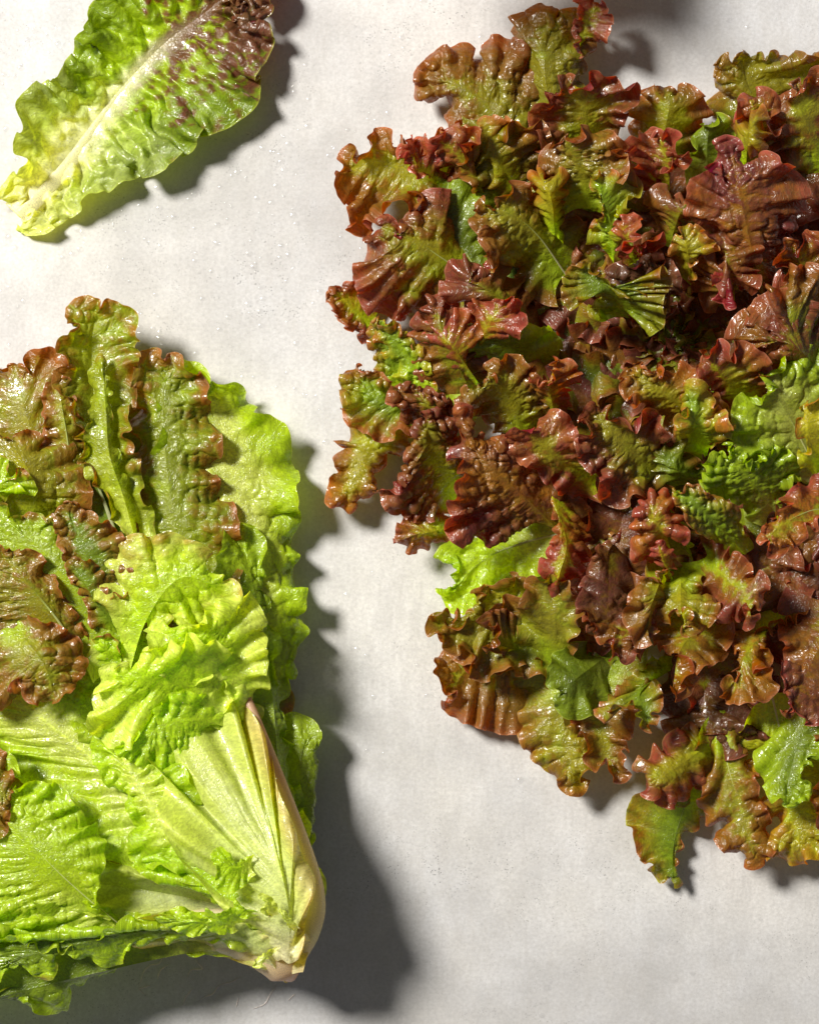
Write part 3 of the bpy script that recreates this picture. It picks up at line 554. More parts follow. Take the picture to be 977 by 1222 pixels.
rl(R4, [(300, 1420), (260, 1300), (230, 1220)], [(230, 1420), (200, 1320), (190, 1240), (200, 1165), (250, 1180), (320, 1210), (370, 1280), (400, 1340), (410, 1450)], (40, 56), sty='tip', bul=5, cell=14, g=.5, seed=463, ruffle=22)
# left green cavity sheet
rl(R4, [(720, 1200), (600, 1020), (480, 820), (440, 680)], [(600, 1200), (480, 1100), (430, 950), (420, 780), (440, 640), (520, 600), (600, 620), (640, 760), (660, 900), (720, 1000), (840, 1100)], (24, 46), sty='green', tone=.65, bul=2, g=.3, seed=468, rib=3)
# --- upper middle crowns
rl(R4, [(900, 1000), (800, 860), (700, 780), (600, 760)], [(800, 1080), (660, 960), (640, 1000), (610, 960), (590, 870), (550, 820), (555, 770), (590, 725), (650, 730), (700, 690), (720, 660), (800, 680), (880, 740), (960, 860)], (70, 100), sty='brown', bul=2.6, cell=14, g=.55, seed=475, red=(.55, .9), rib=2)
rl(R4, [(860, 860), (850, 740), (820, 650)], [(800, 800), (790, 740), (780, 640), (795, 620), (830, 650), (900, 650), (890, 700), (870, 750), (900, 860)], (96, 116), sty='olive', bul=1.5, g=.5, seed=479, ruffle=18, tone=1.2)
rl(R4, [(760, 1220), (700, 1120), (600, 1050), (520, 1020)], [(700, 1260), (640, 1200), (580, 1170), (560, 1110), (470, 1080), (455, 1030), (470, 970), (530, 945), (580, 960), (560, 1000), (620, 1010), (640, 970), (700, 1000), (760, 1060), (820, 1160)], (80, 108), sty='maroon', bul=2.5, g=.55, seed=485, tone=1.1, ruffle=26)
rl(R4, [(560, 1330), (620, 1180), (660, 1120)], [(540, 1260), (550, 1150), (570, 1100), (620, 1080), (700, 1090), (750, 1130), (755, 1190), (700, 1200), (660, 1210), (600, 1200), (570, 1300)], (84, 112), sty='maroon', bul=3, g=.6, seed=489, tone=1.2, ruffle=24)
rl(R4, [(560, 1440), (470, 1250), (420, 1130)], [(440, 1440), (360, 1330), (340, 1200), (380, 1150), (395, 1090), (430, 1070), (460, 1060), (500, 1120), (560, 1180), (560, 1260), (600, 1300), (620, 1400)], (70, 96), sty='maroon', bul=3, g=.6, seed=494, ruffle=26)
rl(R5, [(100, 560), (120, 440), (100, 350), (60, 300)], [(-40, 640), (-60, 560), (-80, 420), (-20, 330), (0, 300), (50, 280), (100, 320), (145, 300), (185, 275), (240, 290), (270, 320), (308, 305), (295, 350), (260, 400), (240, 500), (220, 600)], (70, 92), sty='maroon', bul=3.5, cell=15, g=.5, seed=501, red=(.45, .9))
rl(R5, [(380, 620), (400, 500), (420, 400), (420, 330)], [(250, 560), (280, 440), (290, 360), (340, 325), (375, 298), (420, 310), (480, 340), (490, 322), (530, 340), (565, 400), (560, 450), (520, 560)], (56, 76), sty='brown', bul=3, cell=16, g=.45, seed=506, red=(.5, .9))
rl(R5, [(800, 560), (740, 400), (700, 280), (690, 200)], [(600, 420), (560, 370), (580, 330), (600, 300), (575, 250), (590, 215), (650, 185), (710, 178), (760, 200), (830, 220), (900, 215), (940, 225), (960, 200), (1040, 210), (1080, 330), (1000, 440), (900, 560)], (30, 50), sty='olive', bul=3.5, cell=22, g=.4, seed=512, red=(.65, .7), tone=.9, rib=2)
rl(R5, [(1000, 640), (940, 500), (900, 400), (880, 300)], [(860, 640), (830, 560), (760, 500), (820, 400), (840, 350), (870, 290), (930, 290), (1000, 260), (1120, 300), (1180, 460), (1160, 620)], (74, 96), sty='maroon', bul=3.5, cell=18, g=.5, seed=517, red=(.4, .95))
rl(R5, [(760, 620), (760, 500), (730, 400), (720, 360)], [(640, 560), (660, 460), (670, 400), (700, 360), (770, 340), (830, 370), (830, 440), (860, 520), (820, 640)], (80, 104), sty='maroon', bul=2.5, g=.5, seed=521, tone=1.0)
rl(R5, [(700, 620), (710, 500), (730, 430)], [(640, 520), (680, 460), (740, 405), (760, 460), (755, 540), (720, 540), (700, 510), (670, 600)], (104, 124), sty='olive', bul=1.5, g=.4, seed=525, tone=1.2, ruffle=20)
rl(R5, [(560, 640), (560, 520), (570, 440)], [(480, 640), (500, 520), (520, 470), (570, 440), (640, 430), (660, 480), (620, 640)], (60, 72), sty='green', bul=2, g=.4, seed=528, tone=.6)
# centre top crowns
rl(R5, [(120, 760), (110, 640), (60, 540), (40, 500)], [(-20, 760), (-60, 650), (-50, 560), (0, 520), (50, 480), (120, 495), (190, 495), (240, 520), (280, 550), (240, 570), (270, 640), (305, 660), (300, 700), (250, 720), (200, 780)], (90, 118), sty='brown', bul=4, cell=13, g=.55, seed=535, red=(.5, .9))
rl(R5, [(220, 960), (210, 820), (180, 720), (160, 660)], [(150, 880), (125, 850), (140, 800), (165, 780), (150, 720), (130, 660), (170, 620), (240, 620), (300, 650), (305, 680), (250, 740), (210, 780), (230, 860), (200, 890)], (100, 128), sty='tip', bul=3, cell=12, g=.55, seed=541, tone=1.2, ruffle=24)
rl(R5, [(420, 760), (420, 640), (400, 540), (380, 500)], [(330, 680), (280, 610), (300, 560), (260, 520), (330, 480), (390, 480), (440, 500), (480, 560), (480, 590), (420, 600), (400, 640), (360, 720)], (96, 124), sty='maroon', bul=3, cell=13, g=.6, seed=547, tone=1.2, ruffle=24)
rl(R5, [(300, 960), (270, 870), (240, 820)], [(240, 960), (215, 880), (220, 820), (262, 780), (310, 790), (325, 830), (290, 880), (262, 910), (330, 900), (395, 850), (380, 890), (300, 935)], (104, 126), sty='maroon', bul=1.5, g=.35, seed=553, tone=1.3, ruffle=22)
rl(R5, [(420, 900), (460, 780), (500, 720)], [(340, 860), (380, 780), (350, 720), (400, 700), (460, 730), (540, 740), (535, 790), (500, 800), (480, 830), (460, 860), (440, 940)], (96, 124), sty='maroon', bul=3, cell=13, g=.65, seed=558, tone=1.0, ruffle=22)
rl(R5, [(500, 1040), (490, 920), (470, 850)], [(420, 980), (410, 940), (440, 850), (480, 820), (540, 830), (600, 880), (580, 900), (540, 900), (510, 960), (520, 1040)], (90, 120), sty='olive', bul=2, g=.7, seed=563, tone=1.2, ruffle=20)
# the big glossy maroon leaf top right
rl(R5, [(760, 1080), (720, 900), (680, 720), (650, 560)], [(640, 900), (580, 860), (520, 850), (560, 800), (500, 760), (495, 700), (510, 650), (600, 640), (550, 590), (590, 560), (600, 510), (650, 520), (700, 560), (780, 590), (870, 620), (920, 680), (900, 740), (880, 860), (830, 940), (780, 1040)], (108, 142), sty='wine', bul=5.5, cell=22, g=.42, seed=571, red=(.25, .95), tone=1.25, nv=10)
rl(R5, [(660, 1100), (640, 980), (620, 900)], [(560, 1100), (500, 1020), (520, 960), (540, 940), (580, 980), (600, 1100), (640, 1120), (620, 1000), (660, 930), (700, 920), (760, 900), (740, 980), (730, 1060), (690, 1040), (700, 960), (660, 1000)], (96, 122), sty='maroon', bul=2, g=.6, seed=577, tone=1.3, ruffle=22)
# frilly lime rims in the middle
rl(R5, [(280, 1160), (200, 1060), (120, 990)], [(160, 1140), (140, 1160), (110, 1120), (160, 1080), (165, 1010), (120, 1030), (80, 1100), (40, 1090), (45, 1000), (80, 960), (150, 970), (200, 1000), (240, 1060), (300, 1080), (360, 1060), (350, 1020), (400, 985), (430, 1010), (400, 1050), (410, 1120), (400, 1180), (350, 1210), (330, 1150), (250, 1110), (210, 1130)], (90, 118), sty='tip', bul=1.5, cell=12, g=.6, seed=584, ruffle=18, red=(.9, .7), tone=.95)
rl(R5, [(300, 1140), (330, 1020), (350, 960)], [(200, 1080), (180, 1000), (230, 960), (330, 940), (420, 960), (480, 1000), (440, 1120), (380, 1180)], (60, 88), sty='wine', bul=3, g=.5, seed=590, tone=.8)
# right side
rl(R5, [(1040, 1180), (980, 1060), (900, 960), (860, 900)], [(900, 1160), (830, 1120), (800, 1060), (820, 960), (800, 900), (860, 870), (900, 900), (960, 860), (1040, 840), (1160, 900), (1180, 1060), (1140, 1180)], (90, 122), sty='maroon', bul=3.5, cell=14, g=.6, seed=596, tone=1.25)
rl(R5, [(960, 1300), (880, 1200), (800, 1140)], [(800, 1320), (740, 1220), (730, 1150), (780, 1060), (820, 1000), (860, 960), (900, 980), (940, 1000), (980, 960), (1100, 1000), (1120, 1160), (1080, 1280)], (96, 128), sty='brown', bul=2.5, g=.6, seed=602, tone=1.2, red=(.5, .9))
rl(R7, [(1000, 220), (900, 120), (800, 60)], [(860, 240), (780, 180), (800, 130), (720, 100), (660, 130), (640, 60), (660, 10), (720, 0), (740, -60), (830, -100), (900, -60), (980, -40), (1100, 20), (1140, 160)], (100, 130), sty='maroon', bul=3, cell=13, g=.65, seed=608, tone=1.2)
rl(R7, [(720, 320), (640, 240), (590, 180), (560, 140)], [(660, 340), (600, 320), (570, 250), (525, 190), (530, 130), (580, 95), (640, 90), (650, 130), (700, 110), (760, 120), (775, 160), (770, 210), (800, 240), (740, 270)], (104, 134), sty='maroon', bul=2.5, g=.55, seed=614, tone=1.3, ruffle=26)
rl(R7, [(1000, 640), (900, 440), (820, 300), (740, 200)], [(860, 560), (760, 520), (700, 490), (655, 440), (640, 400), (660, 330), (690, 290), (740, 290), (800, 250), (780, 200), (860, 150), (960, 110), (1100, 140), (1200, 300), (1200, 460)], (84, 118), sty='ribbed', bul=3, cell=26, g=.35, seed=620, tone=.62, rib=3, red=(1.1, .5))
rl(R7, [(980, 560), (930, 420), (920, 300)], [(940, 560), (890, 520), (900, 470), (880, 400), (890, 330), (930, 290), (1000, 290), (1100, 320), (1160, 420), (1100, 540), (1020, 570)], (112, 136), sty='olive', bul=2, g=.45, seed=626, tone=1.2, red=(.75, .7))
rl(R7, [(800, 700), (740, 620), (680, 540), (640, 470)], [(740, 760), (680, 700), (640, 640), (560, 640), (540, 600), (560, 560), (540, 530), (620, 500), (620, 450), (660, 460), (700, 490), (740, 530), (800, 480), (850, 480), (905, 560), (860, 590), (840, 660), (830, 720)], (86, 116), sty='lime', bul=3.4, cell=12, g=.65, seed=632, tone=.72, ruffle=22)
rl(R7, [(1060, 700), (940, 700), (820, 760), (770, 820)], [(1100, 560), (960, 560), (880, 600), (860, 660), (820, 700), (760, 740), (740, 800), (780, 850), (830, 865), (870, 830), (890, 850), (920, 790), (980, 760), (1100, 720), (1160, 640)], (96, 124), sty='maroon', bul=3.2, cell=12, g=.4, seed=638, tone=1.2, rib=2)
# middle puckered yellow crown
rl(R7, [(560, 460), (480, 340), (380, 260), (300, 200)], [(500, 520), (420, 440), (390, 360), (320, 330), (270, 290), (235, 240), (240, 190), (290, 150), (340, 150), (400, 200), (430, 180), (500, 180), (530, 220), (560, 260), (640, 340), (660, 380), (600, 440), (580, 470)], (90, 124), sty='brown', bul=5, cell=13, g=.65, seed=645, red=(.55, .85), tone=1.25, ruffle=24)
rl(R7, [(560, 500), (520, 380), (500, 290)], [(500, 480), (440, 440), (430, 400), (470, 350), (460, 300), (490, 230), (540, 240), (580, 320), (640, 370), (660, 400), (610, 430), (560, 460)], (104, 134), sty='tip', bul=3, g=.55, seed=650, tone=1.2, ruffle=22)
rl(R7, [(440, 620), (320, 520), (220, 420), (150, 350)], [(360, 600), (300, 560), (320, 600), (280, 640), (220, 665), (165, 640), (180, 580), (100, 540), (90, 480), (100, 400), (90, 360), (130, 315), (200, 330), (240, 350), (300, 370), (370, 340), (400, 400), (430, 440), (430, 500), (480, 560)], (96, 130), sty='maroon', bul=4, cell=14, g=.5, seed=656, red=(.45, .85), tone=1.2)
rl(R7, [(560, 620), (460, 560), (400, 500)], [(480, 640), (400, 600), (340, 600), (300, 540), (290, 470), (340, 450), (420, 440), (470, 430), (500, 500), (540, 530), (580, 560), (600, 620)], (76, 104), sty='tip', bul=3, g=.65, seed=661, ruffle=24)
# leaf with open cup and its puckered roof
rl(R7, [(700, 860), (600, 760), (520, 680), (440, 620)], [(640, 860), (560, 800), (480, 760), (430, 640), (450, 620), (520, 610), (600, 650), (680, 690), (700, 760), (740, 820)], (96, 126), sty='tip', bul=4, cell=11, g=.2, seed=668, tone=1.2, red=(.7, .85), nv=9)
rl(R7, [(440, 860), (380, 760), (350, 680)], [(400, 860), (340, 880), (300, 850), (310, 780), (300, 720), (340, 660), (390, 625), (440, 640), (460, 700), (490, 800), (470, 800), (440, 740), (400, 690), (370, 720), (380, 800)], (108, 132), sty='maroon', bul=3, g=.5, seed=673, tone=1.2, ruffle=22)
rl(R7, [(440, 960), (400, 880), (380, 820)], [(420, 960), (380, 880), (360, 860), (400, 810), (440, 840), (440, 900), (420, 960)], (100, 116), sty='maroon', bul=2, g=.4, seed=677, tone=1.2, ruffle=16)
rl(R7, [(480, 860), (430, 760), (400, 700)], [(380, 860), (350, 780), (360, 700), (420, 680), (460, 720), (500, 820), (520, 880)], (80, 96), sty='green', bul=2, g=.2, seed=679, tone=.9)
# --- left hanging leaf and neighbours
rl(P0, [(560, 480), (500, 482), (455, 478), (430, 455)], [(560, 505), (520, 512), (495, 520), (480, 516), (450, 520), (420, 512), (408, 490), (406, 462), (408, 444), (424, 432), (446, 436), (462, 448), (470, 462), (500, 466), (525, 462), (550, 464)], (50, 62), sty='tip', bul=5, cell=14, g=.45, seed=685, tone=1.1, red=(.75, .9))
rl(P0, [(470, 490), (445, 530), (425, 565), (414, 590)], [(490, 500), (490, 530), (475, 545), (462, 560), (452, 584), (436, 600), (420, 609), (396, 602), (394, 594), (404, 570), (400, 540), (403, 530), (393, 524), (406, 530), (416, 512), (440, 490)], (60, 48), sty='brown', bul=4.5, cell=15, g=.4, seed=690, tone=1.0, red=(.50, .85))
rl(R6, [(480, 430), (410, 330), (350, 260)], [(430, 400), (340, 400), (290, 370), (285, 310), (240, 300), (280, 250), (350, 240), (420, 240), (470, 270), (490, 320), (500, 400)], (60, 84), sty='maroon', bul=6, cell=13, g=.5, seed=695, ruffle=20)
rl(R6, [(420, 300), (340, 160), (260, 60), (220, 0)], [(350, 260), (270, 220), (235, 160), (200, 70), (195, 10), (240, 0), (300, 20), (350, 70), (400, 130), (415, 190), (430, 250), (430, 300)], (52, 66), sty='tip', bul=5, cell=13, g=.4, seed=700, tone=1.2, red=(.8, .8), ruffle=22)
rl(R6, [(520, 640), (440, 520), (400, 420), (400, 350)], [(460, 720), (410, 710), (340, 730), (290, 720), (245, 680), (255, 640), (300, 620), (290, 590), (330, 560), (325, 520), (350, 460), (360, 400), (400, 350), (460, 340), (500, 380), (560, 500), (560, 640)], (62, 90), sty='maroon', bul=7, cell=15, g=.4, seed=706, red=(.42, .95), ruffle=26)
rl(R6, [(480, 760), (400, 780), (340, 790)], [(480, 720), (400, 700), (340, 700), (300, 740), (280, 790), (290, 820), (350, 840), (400, 835), (460, 800)], (46, 56), sty='maroon', bul=6, cell=13, g=.4, seed=711, tone=.9, ruffle=20)
rl(R6, [(900, 800), (760, 660), (640, 560), (540, 440)], [(840, 660), (760, 700), (700, 740), (620, 815), (570, 790), (500, 800), (460, 780), (470, 740), (500, 720), (480, 640), (490, 580), (490, 500), (470, 460), (490, 380), (500, 310), (540, 330), (560, 400), (640, 440), (720, 450), (800, 520), (880, 600), (960, 660)], (90, 122), sty='wine', bul=5, cell=15, g=.40, seed=718, tone=1.2, red=(.2, .9), nv=12)
rl(R6, [(1020, 560), (880, 520), (800, 440), (760, 400)], [(960, 660), (900, 650), (850, 600), (780, 560), (690, 480), (680, 430), (700, 400), (780, 400), (850, 350), (900, 350), (960, 420), (1020, 480), (1120, 560), (1160, 600), (1060, 660)], (100, 130), sty='maroon', bul=4.5, cell=17, g=.4, seed=724, tone=1.2, red=(.35, .95))
rl(R6, [(760, 500), (700, 300), (640, 240), (560, 280)], [(700, 420), (600, 370), (560, 350), (520, 330), (500, 290), (560, 250), (620, 230), (640, 190), (620, 170), (700, 130), (760, 160), (800, 210), (860, 260), (900, 300), (860, 400)], (70, 104), sty='brown', bul=3.5, cell=12, g=.6, seed=730, tone=1.2, red=(.6, .85), ruffle=24)
rl(R6, [(860, 360), (840, 240), (860, 180)], [(780, 320), (740, 260), (740, 230), (800, 215), (850, 240), (870, 190), (860, 160), (900, 150), (950, 180), (940, 220), (900, 260), (920, 340)], (90, 118), sty='maroon', bul=3, g=.6, seed=735, tone=1.2, ruffle=20)
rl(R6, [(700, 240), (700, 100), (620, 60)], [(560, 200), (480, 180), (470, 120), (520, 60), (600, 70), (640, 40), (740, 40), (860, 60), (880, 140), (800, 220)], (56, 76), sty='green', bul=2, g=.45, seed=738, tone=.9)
rl(R6, [(600, 260), (500, 120), (440, 60)], [(480, 180), (450, 170), (420, 120), (400, 60), (420, 0), (540, -20), (620, 30), (560, 60), (500, 90), (480, 130), (560, 240)], (76, 98), sty='maroon', bul=2.5, g=.5, seed=741, tone=1.3, ruffle=20)
# --- green leaf under, lower left
rl(R6, [(900, 780), (740, 820), (600, 880), (480, 1000)], [(860, 700), (760, 710), (640, 770), (520, 800), (420, 840), (400, 860), (450, 870), (475, 850), (510, 890), (500, 950), (470, 990), (425, 995), (460, 1020), (470, 1070), (520, 1070), (600, 1010), (680, 960), (780, 930), (860, 860)], (66, 54), sty='lime', bul=2.2, g=.25, seed=748, rib=3, tone=.85, nv=10)
rl(R6, [(860, 1140), (700, 1060), (560, 1100), (460, 1090)], [(780, 1240), (640, 1280), (520, 1260), (480, 1230), (430, 1160), (410, 1110), (420, 1080), (500, 1080), (560, 1070), (610, 1040), (600, 990), (570, 970), (640, 960), (720, 930), (800, 960), (880, 1060)], (56, 76), sty='olive', bul=3, g=.5, seed=754, red=(.6, .8), rib=3)
rl(R6, [(860, 1300), (860, 1100), (840, 960)], [(740, 1220), (720, 1100), (740, 1000), (780, 930), (880, 950), (960, 1040), (940, 1160), (900, 1280)], (70, 90), sty='olive', bul=3, g=.3, seed=758, red=(.7, .8), tone=.9)
rl(R6, [(820, 560), (900, 800), (880, 920), (860, 980)], [(980, 700), (980, 860), (940, 940), (870, 1010), (850, 960), (800, 900), (820, 860), (850, 800), (870, 740), (840, 700), (860, 660)], (96, 118), sty='maroon', bul=4.5, cell=14, g=.45, seed=762, tone=1.3, ruffle=22)
rl(R8, [(330, 100), (200, 130), (110, 210), (70, 260)], [(260, 340), (215, 355), (140, 345), (85, 320), (62, 290), (75, 265), (40, 220), (42, 180), (75, 155), (110, 170), (120, 220), (170, 200), (220, 180), (300, 200), (320, 260)], (34, 46), sty='brown', bul=3.5, cell=16, g=.4, seed=768, tone=1.05, red=(.2, .9))
rl(R8, [(330, 120), (180, 120), (80, 110), (45, 85)], [(320, 220), (220, 220), (150, 230), (120, 180), (60, 130), (32, 100), (35, 72), (90, 75), (150, 60), (180, 40), (250, 20), (330, 60)], (60, 72), sty='olive', bul=2.5, g=.4, seed=773, red=(.55, .8))
rl(R8, [(260, 160), (190, 140), (160, 130)], [(230, 190), (180, 160), (150, 158), (190, 130), (180, 90), (150, 75), (200, 60), (250, 100)], (80, 90), sty='brown', bul=2, g=.5, seed=776, ruffle=18)
rl(R8, [(430, 160), (350, 300), (370, 420), (380, 490)], [(230, 180), (230, 340), (280, 410), (330, 455), (345, 480), (380, 505), (400, 490), (405, 460), (440, 440), (425, 400), (370, 360), (350, 320), (370, 260), (460, 200)], (60, 46), sty='olive', bul=3, cell=17, g=.3, seed=782, tone=1.2, red=(.6, .7), rib=2)
rl(R8, [(480, 140), (440, 300), (460, 400), (480, 460)], [(400, 160), (360, 280), (395, 350), (400, 400), (430, 440), (480, 470), (515, 455), (500, 400), (510, 350), (540, 260), (560, 180)], (52, 46), sty='brown', bul=3, g=.4, seed=788, tone=1.1, red=(.45, .85))
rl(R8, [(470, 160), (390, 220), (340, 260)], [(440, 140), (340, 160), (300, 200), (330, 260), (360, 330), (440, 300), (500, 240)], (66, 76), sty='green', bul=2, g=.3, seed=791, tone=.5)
rl(R8, [(620, 200), (540, 260), (560, 330)], [(560, 180), (500, 240), (470, 280), (430, 310), (450, 320), (500, 290), (530, 310), (560, 360), (590, 300), (590, 250), (560, 225), (510, 240), (600, 160)], (76, 96), sty='tip', bul=2, g=.45, seed=796, tone=1.2, ruffle=22)
rl(R8, [(560, 60), (500, 120), (470, 170)], [(420, -60), (385, 20), (390, 60), (420, 100), (450, 130), (470, 180), (520, 180), (560, 150), (570, 100), (560, 40), (520, -60)], (96, 118), sty='maroon', bul=4, cell=14, g=.45, seed=801, tone=1.2)
rl(R8, [(640, -60), (640, 60), (660, 100)], [(560, -30), (560, 60), (580, 90), (620, 70), (660, 60), (650, 130), (700, 100), (725, 80), (722, 50), (690, 10), (720, -50)], (90, 120), sty='olive', bul=2.5, g=.55, seed=806, tone=1.3, ruffle=24)
rl(R8, [(720, 60), (640, 150), (620, 240)], [(600, 60), (560, 120), (600, 160), (650, 180), (660, 220), (620, 265), (640, 280), (700, 200), (760, 150), (780, 60)], (80, 104), sty='brown', bul=2.5, g=.5, seed=811, ruffle=26, tone=.9)
rl(R7, [(560, 860), (640, 960), (700, 1000), (720, 1100)], [(520, 940), (580, 1060), (600, 1100), (680, 1100), (700, 1140), (730, 1090), (720, 1040), (770, 1000), (780, 940), (720, 930), (700, 880), (610, 830), (560, 800)], (104, 128), sty='maroon', bul=2.5, g=.5, seed=816, tone=1.2, ruffle=24)
rl(R7, [(200, 800), (200, 1000), (190, 1140), (190, 1180)], [(300, 940), (290, 1060), (220, 1180), (180, 1190), (100, 1090), (90, 1020), (130, 900), (160, 840), (260, 800)], (90, 112), sty='wine', bul=3.5, cell=16, g=.35, seed=821, tone=1.0)
rl(R7, [(420, 900), (380, 980), (340, 1100)], [(420, 1000), (380, 1100), (350, 1180), (300, 1200), (280, 1120), (290, 1000), (360, 940), (440, 880), (480, 960)], (84, 108), sty='brown', bul=3, g=.4, seed=826, tone=1.3)
rl(R8, [(900, 60), (800, 160), (780, 240)], [(780, 40), (760, 120), (780, 180), (740, 240), (740, 280), (800, 285), (850, 260), (850, 220), (820, 200), (850, 180), (840, 120), (960, 60)], (76, 98), sty='brown', bul=3, g=.5, seed=831, tone=1.2, ruffle=24)
rl(R8, [(1040, 40), (960, 180), (920, 280), (900, 320)], [(880, 40), (890, 160), (880, 220), (890, 280), (880, 310), (940, 320), (1000, 330), (1100, 260), (1100, 60)], (90, 112), sty='wine', bul=5.5, cell=24, g=.35, seed=836, tone=1.3)
# --- bottom cluster
rl(R8, [(700, 400), (640, 560), (620, 640), (620, 720)], [(760, 480), (690, 580), (650, 620), (625, 680), (640, 735), (600, 725), (560, 700), (550, 680), (555, 660), (520, 620), (510, 560), (515, 520), (570, 515), (640, 540), (640, 480), (640, 420)], (44, 30), sty='tip', bul=2.5, cell=18, g=.3, seed=842, tone=.9, rib=2)
rl(R8, [(740, 360), (660, 420), (600, 460), (560, 480)], [(720, 330), (640, 360), (570, 400), (530, 430), (530, 460), (550, 490), (590, 525), (620, 530), (680, 500), (700, 480), (740, 470)], (70, 84), sty='maroon', bul=4, cell=17, g=.4, seed=848, tone=1.2, red=(.55, .8))
rl(R8, [(720, 300), (760, 460), (800, 600), (820, 670)], [(680, 400), (720, 480), (690, 560), (700, 590), (740, 580), (730, 620), (770, 660), (820, 685), (850, 660), (870, 630), (860, 580), (840, 540), (820, 440), (780, 330)], (66, 56), sty='brown', bul=3, g=.35, seed=853, tone=1.2, red=(.3, .9), rib=2)
rl(R8, [(860, 260), (900, 440), (920, 560), (930, 640)], [(800, 340), (820, 460), (840, 540), (870, 600), (850, 660), (900, 660), (960, 650), (1000, 640), (1080, 660), (1160, 560), (1140, 400), (1040, 260)], (76, 56), sty='olive', bul=4, cell=20, g=.45, seed=858, tone=1.2, red=(.65, .7), rib=3)
rl(R8, [(960, 240), (920, 400), (900, 480), (900, 520)], [(860, 380), (830, 440), (835, 500), (860, 530), (920, 530), (960, 510), (970, 420), (1060, 340), (1100, 200)], (90, 96), sty='green', bul=3, cell=13, g=.3, seed=863, tone=1.0)
rl(R8, [(1100, 200), (1080, 400), (1060, 520), (1000, 560)], [(960, 260), (960, 360), (980, 420), (960, 520), (980, 590), (1060, 600), (1160, 560), (1200, 300)], (90, 96), sty='brown', bul=3, g=.5, seed=868)
rl(R8, [(700, 160), (700, 300), (720, 380)], [(600, 180), (590, 300), (640, 360), (720, 400), (800, 400), (860, 360), (880, 280), (840, 180)], (40, 56), sty='wine', bul=4, g=.5, seed=873, tone=.8)

# unseen leaf added above the frame to cast shade along its top
rl(P0, [(900, -150), (700, -150), (540, -150), (440, -140)], [(900, -125), (760, -125), (640, -127), (560, -120), (480, -112), (420, -118), (400, -140), (460, -180), (600, -200), (800, -190)], (60, 270), sty='maroon', curl=0, g=.06, jz=0, teeth=.5, seed=901, res=4)

for q, (bx, by, tx, ty, wd) in enumerate([(880, 560, 905, 760, 70), (900, 600, 985, 780, 80), (860, 640, 860, 860, 60), (940, 500, 1040, 640, 90), (860, 240, 1000, 160, 80), (760, 560, 700, 760, 60)]):
    d_ = np.array([tx-bx, ty-by], float); d_ /= np.linalg.norm(d_); n_ = np.array([-d_[1], d_[0]])*wd; b_ = np.array([bx, by]); t_ = np.array([tx, ty])
    mk = lambda f, s_, z: (*(b_+(t_-b_)*f+n_*s_), z)
    leaf(red, P0, [mk(0, 0, 26), mk(.5, 0, 34), mk(1, 0, 40)], [mk(0, -.3, 30), mk(.4, -.8, 40), mk(.8, -1, 44), mk(1.1, -.3, 42), mk(1.05, .5, 44), mk(.7, 1, 44), mk(.3, .7, 40), mk(0, .3, 30)], sty='wine' if q % 2 else 'maroon', g=.7, seed=920+q, res=2.6)
# ------------------------------------------------------------------ water on the table
def drops(name, n, box, rmin, rmax, label, dens=None, seed=1, zf=None):
    r = np.random.default_rng(seed); m = r.random((n, 5)); pts = []
    x = lerp(box[0], box[2], m[:, 0]); y = lerp(box[1], box[3], m[:, 1])
    keep = np.ones(n, bool) if dens is None else dens(x, y) > m[:, 4]
    x, y = x[keep], y[keep]; rad = rmin+(rmax-rmin)*m[keep, 2]**3
    na, nl = 10, 3
    a = np.linspace(0, 2*np.pi, na, endpoint=False)
    V = []; F = []
    for i in range(len(x)):
        b = len(V); sx = 1+.3*m[i, 3]; ph = m[i, 1]*6
        for l in range(nl):
            ro = (1, .82, .5)[l]; rr = rad[i]*ro; h = rad[i]*.27*(1-ro*ro)+.1
            for q in a: V.append((x[i]+rr*math.cos(q)*sx*(1+.1*math.sin(2*q+ph)), y[i]+rr*math.sin(q), h))
        V.append((x[i], y[i], rad[i]*.27+.1))
        for l in range(nl-1):
            for q in range(na): F.append((b+l*na+q, b+l*na+(q+1) % na, b+(l+1)*na+(q+1) % na, b+(l+1)*na+q))
        for q in range(na): F.append((b+(nl-1)*na+q, b+(nl-1)*na+(q+1) % na, b+nl*na))
    me = bpy.data.meshes.new(name); me.from_pydata([tuple(v) for v in world(np.array(V))], [], [f[::-1] for f in F])
    me.polygons.foreach_set('use_smooth', np.ones(len(me.polygons), bool)); me.materials.append(M['water'])
    o = bpy.data.objects.new(name, me); col.objects.link(o); o['label'] = label; o['kind'] = 'stuff'; o['category'] = 'water'
    return o
drops('water_droplets', 7000, (-40, -40, 1020, 1260)  , .9, 4.2, 'fine water droplets sprinkled over the pale table top',
      dens=lambda x, y: sstep(1.0, .0, (x-200)/500)*sstep(1.2, .2, y/560)*.9+.06)
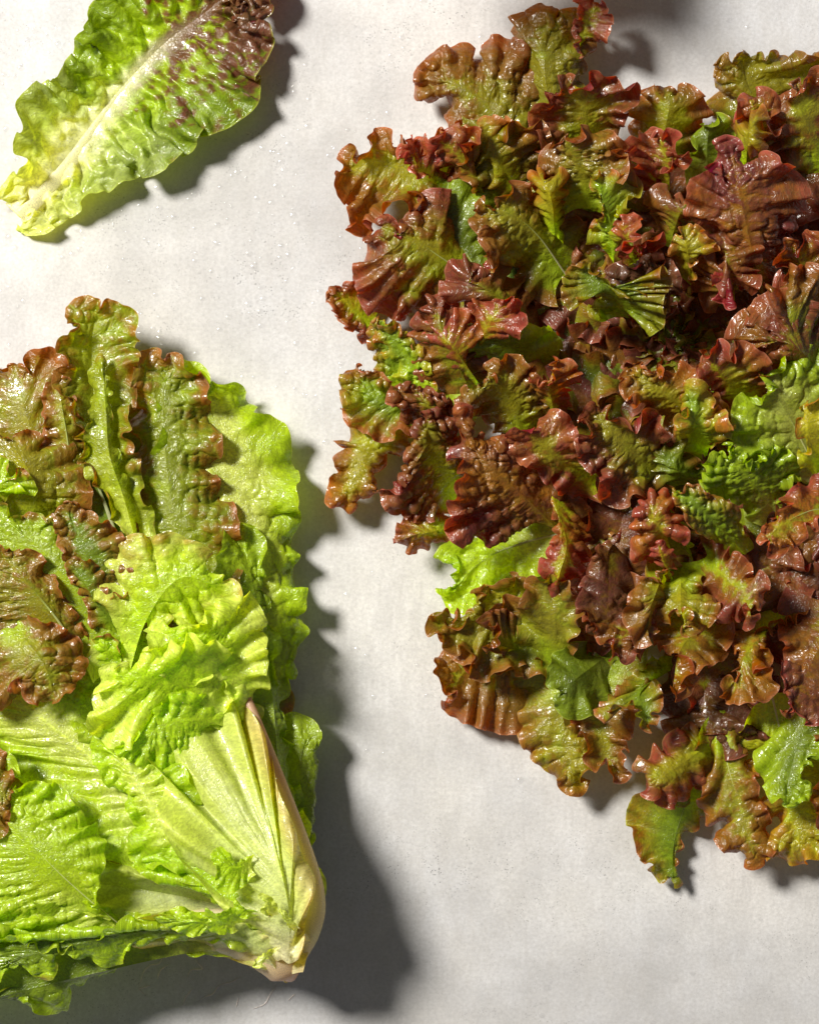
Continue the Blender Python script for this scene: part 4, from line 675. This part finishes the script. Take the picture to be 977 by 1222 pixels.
# drops clinging to the leaves
dg = bpy.context.evaluated_depsgraph_get(); r = np.random.default_rng(77)
V = []; F = []
for i in range(2200):
    px, py = r.uniform(0, 977), r.uniform(0, 1222)
    o3 = world(np.array([px, py, 0.])); d3 = Vector(o3)-cam.location; d3.normalize()
    ok, loc, nrm, _, ob, _ = sc.ray_cast(dg, cam.location, d3)
    if not ok or loc.z < .004 or ob is None or ob.parent is None: continue
    if vnoise(px/70, py/70, 66) < -.15: continue
    if nrm.z < 0: nrm = -nrm
    if nrm.z < .45: continue
    q = nrm.to_track_quat('Z', 'Y'); rd = (1.0+2.6*r.random()**4)*S; b = len(V); na = 12; el = 1+.3*r.random()
    for l in range(4):
        t = l/4*math.pi/2
        for k in range(na):
            a_ = 2*math.pi*k/na; v = Vector((rd*math.cos(t)*math.cos(a_)*el, rd*math.cos(t)*math.sin(a_), rd*.6*math.sin(t)-rd*.04)); V.append(tuple(loc+q @ v))
    V.append(tuple(loc+q @ Vector((0, 0, rd*.56))))
    for l in range(3):
        for k in range(na): F.append((b+l*na+k, b+l*na+(k+1) % na, b+(l+1)*na+(k+1) % na, b+(l+1)*na+k))
    for k in range(na): F.append((b+3*na+k, b+3*na+(k+1) % na, b+4*na))
me = bpy.data.meshes.new('leaf_droplets'); me.from_pydata(V, [], F); me.polygons.foreach_set('use_smooth', np.ones(len(F), bool)); me.materials.append(M['water'])
o = bpy.data.objects.new('leaf_droplets', me); col.objects.link(o); o['kind'] = 'stuff'; o['label'] = 'clear round water drops clinging to the lettuce leaves'; o['category'] = 'water'
# wet streaks on the table below the green head, glints painted as pale colour
m, nt, N = mat('wet streak glint'); p = N('ShaderNodeBsdfPrincipled'); p.inputs['Base Color'].default_value = (.60, .54, .50, 1); p.inputs['Roughness'].default_value = .5
o_ = N('ShaderNodeOutputMaterial'); nt.links.new(p.outputs[0], o_.inputs[0]); M['streak'] = m
bmV = []; bmF = []
for st in ([(196, 1138), (190, 1150), (180, 1152), (172, 1160), (168, 1172), (166, 1180), (174, 1188)], [(204, 1150), (192, 1158), (188, 1170)], [(238, 1136), (234, 1146), (242, 1156), (228, 1158), (224, 1168)],
           [(286, 1166), (276, 1172), (262, 1176), (254, 1186), (244, 1190), (236, 1196)], [(330, 1176), (322, 1188), (316, 1198), (302, 1204)], [(352, 1186), (344, 1194)], [(230, 1180), (222, 1190), (218, 1200)], [(285, 1190), (282, 1202)], [(180, 1176), (166, 1180)]):
    q = spline([(x, y, .35) for x, y in st], 26); tn = np.gradient(q[:, :2], axis=0); tn /= np.linalg.norm(tn, axis=1, keepdims=True)+1e-6
    wv = (.9*np.sin(np.linspace(0, math.pi, 26))**.5*(1+.6*vnoise(np.arange(26)*.5, 0*np.arange(26), len(bmV))))[:, None]
    nn = np.stack([-tn[:, 1], tn[:, 0]], 1); b = len(bmV)
    for k in range(26):
        for s_, h in ((-1, .3), (0, .8), (1, .3)):
            bmV.append(tuple(world(np.array([q[k, 0]+s_*nn[k, 0]*wv[k, 0], q[k, 1]+s_*nn[k, 1]*wv[k, 0], h]))))
    for k in range(25):
        for c in (0, 1): bmF.append((b+k*3+c, b+k*3+c+1, b+k*3+c+4, b+k*3+c+3))
me = bpy.data.meshes.new('water_streaks'); me.from_pydata(bmV, [], bmF); me.materials.append(M['streak'])
o = bpy.data.objects.new('water_streaks', me); col.objects.link(o); o['kind'] = 'stuff'; o['label'] = 'thin curling water streaks with pale painted glints on the shaded table below the stem'; o['category'] = 'streaks'
for e, (px, py) in ((loose, (60, 250)), (green, (345, 1140)), (red, (800, 420))):
    e.location = Vector([float(v) for v in world(np.array([px, py, 0.]))])
    from mathutils import Matrix
    for c in bpy.data.objects:
        if c.parent == e: c.matrix_parent_inverse = Matrix.Translation(-e.location)
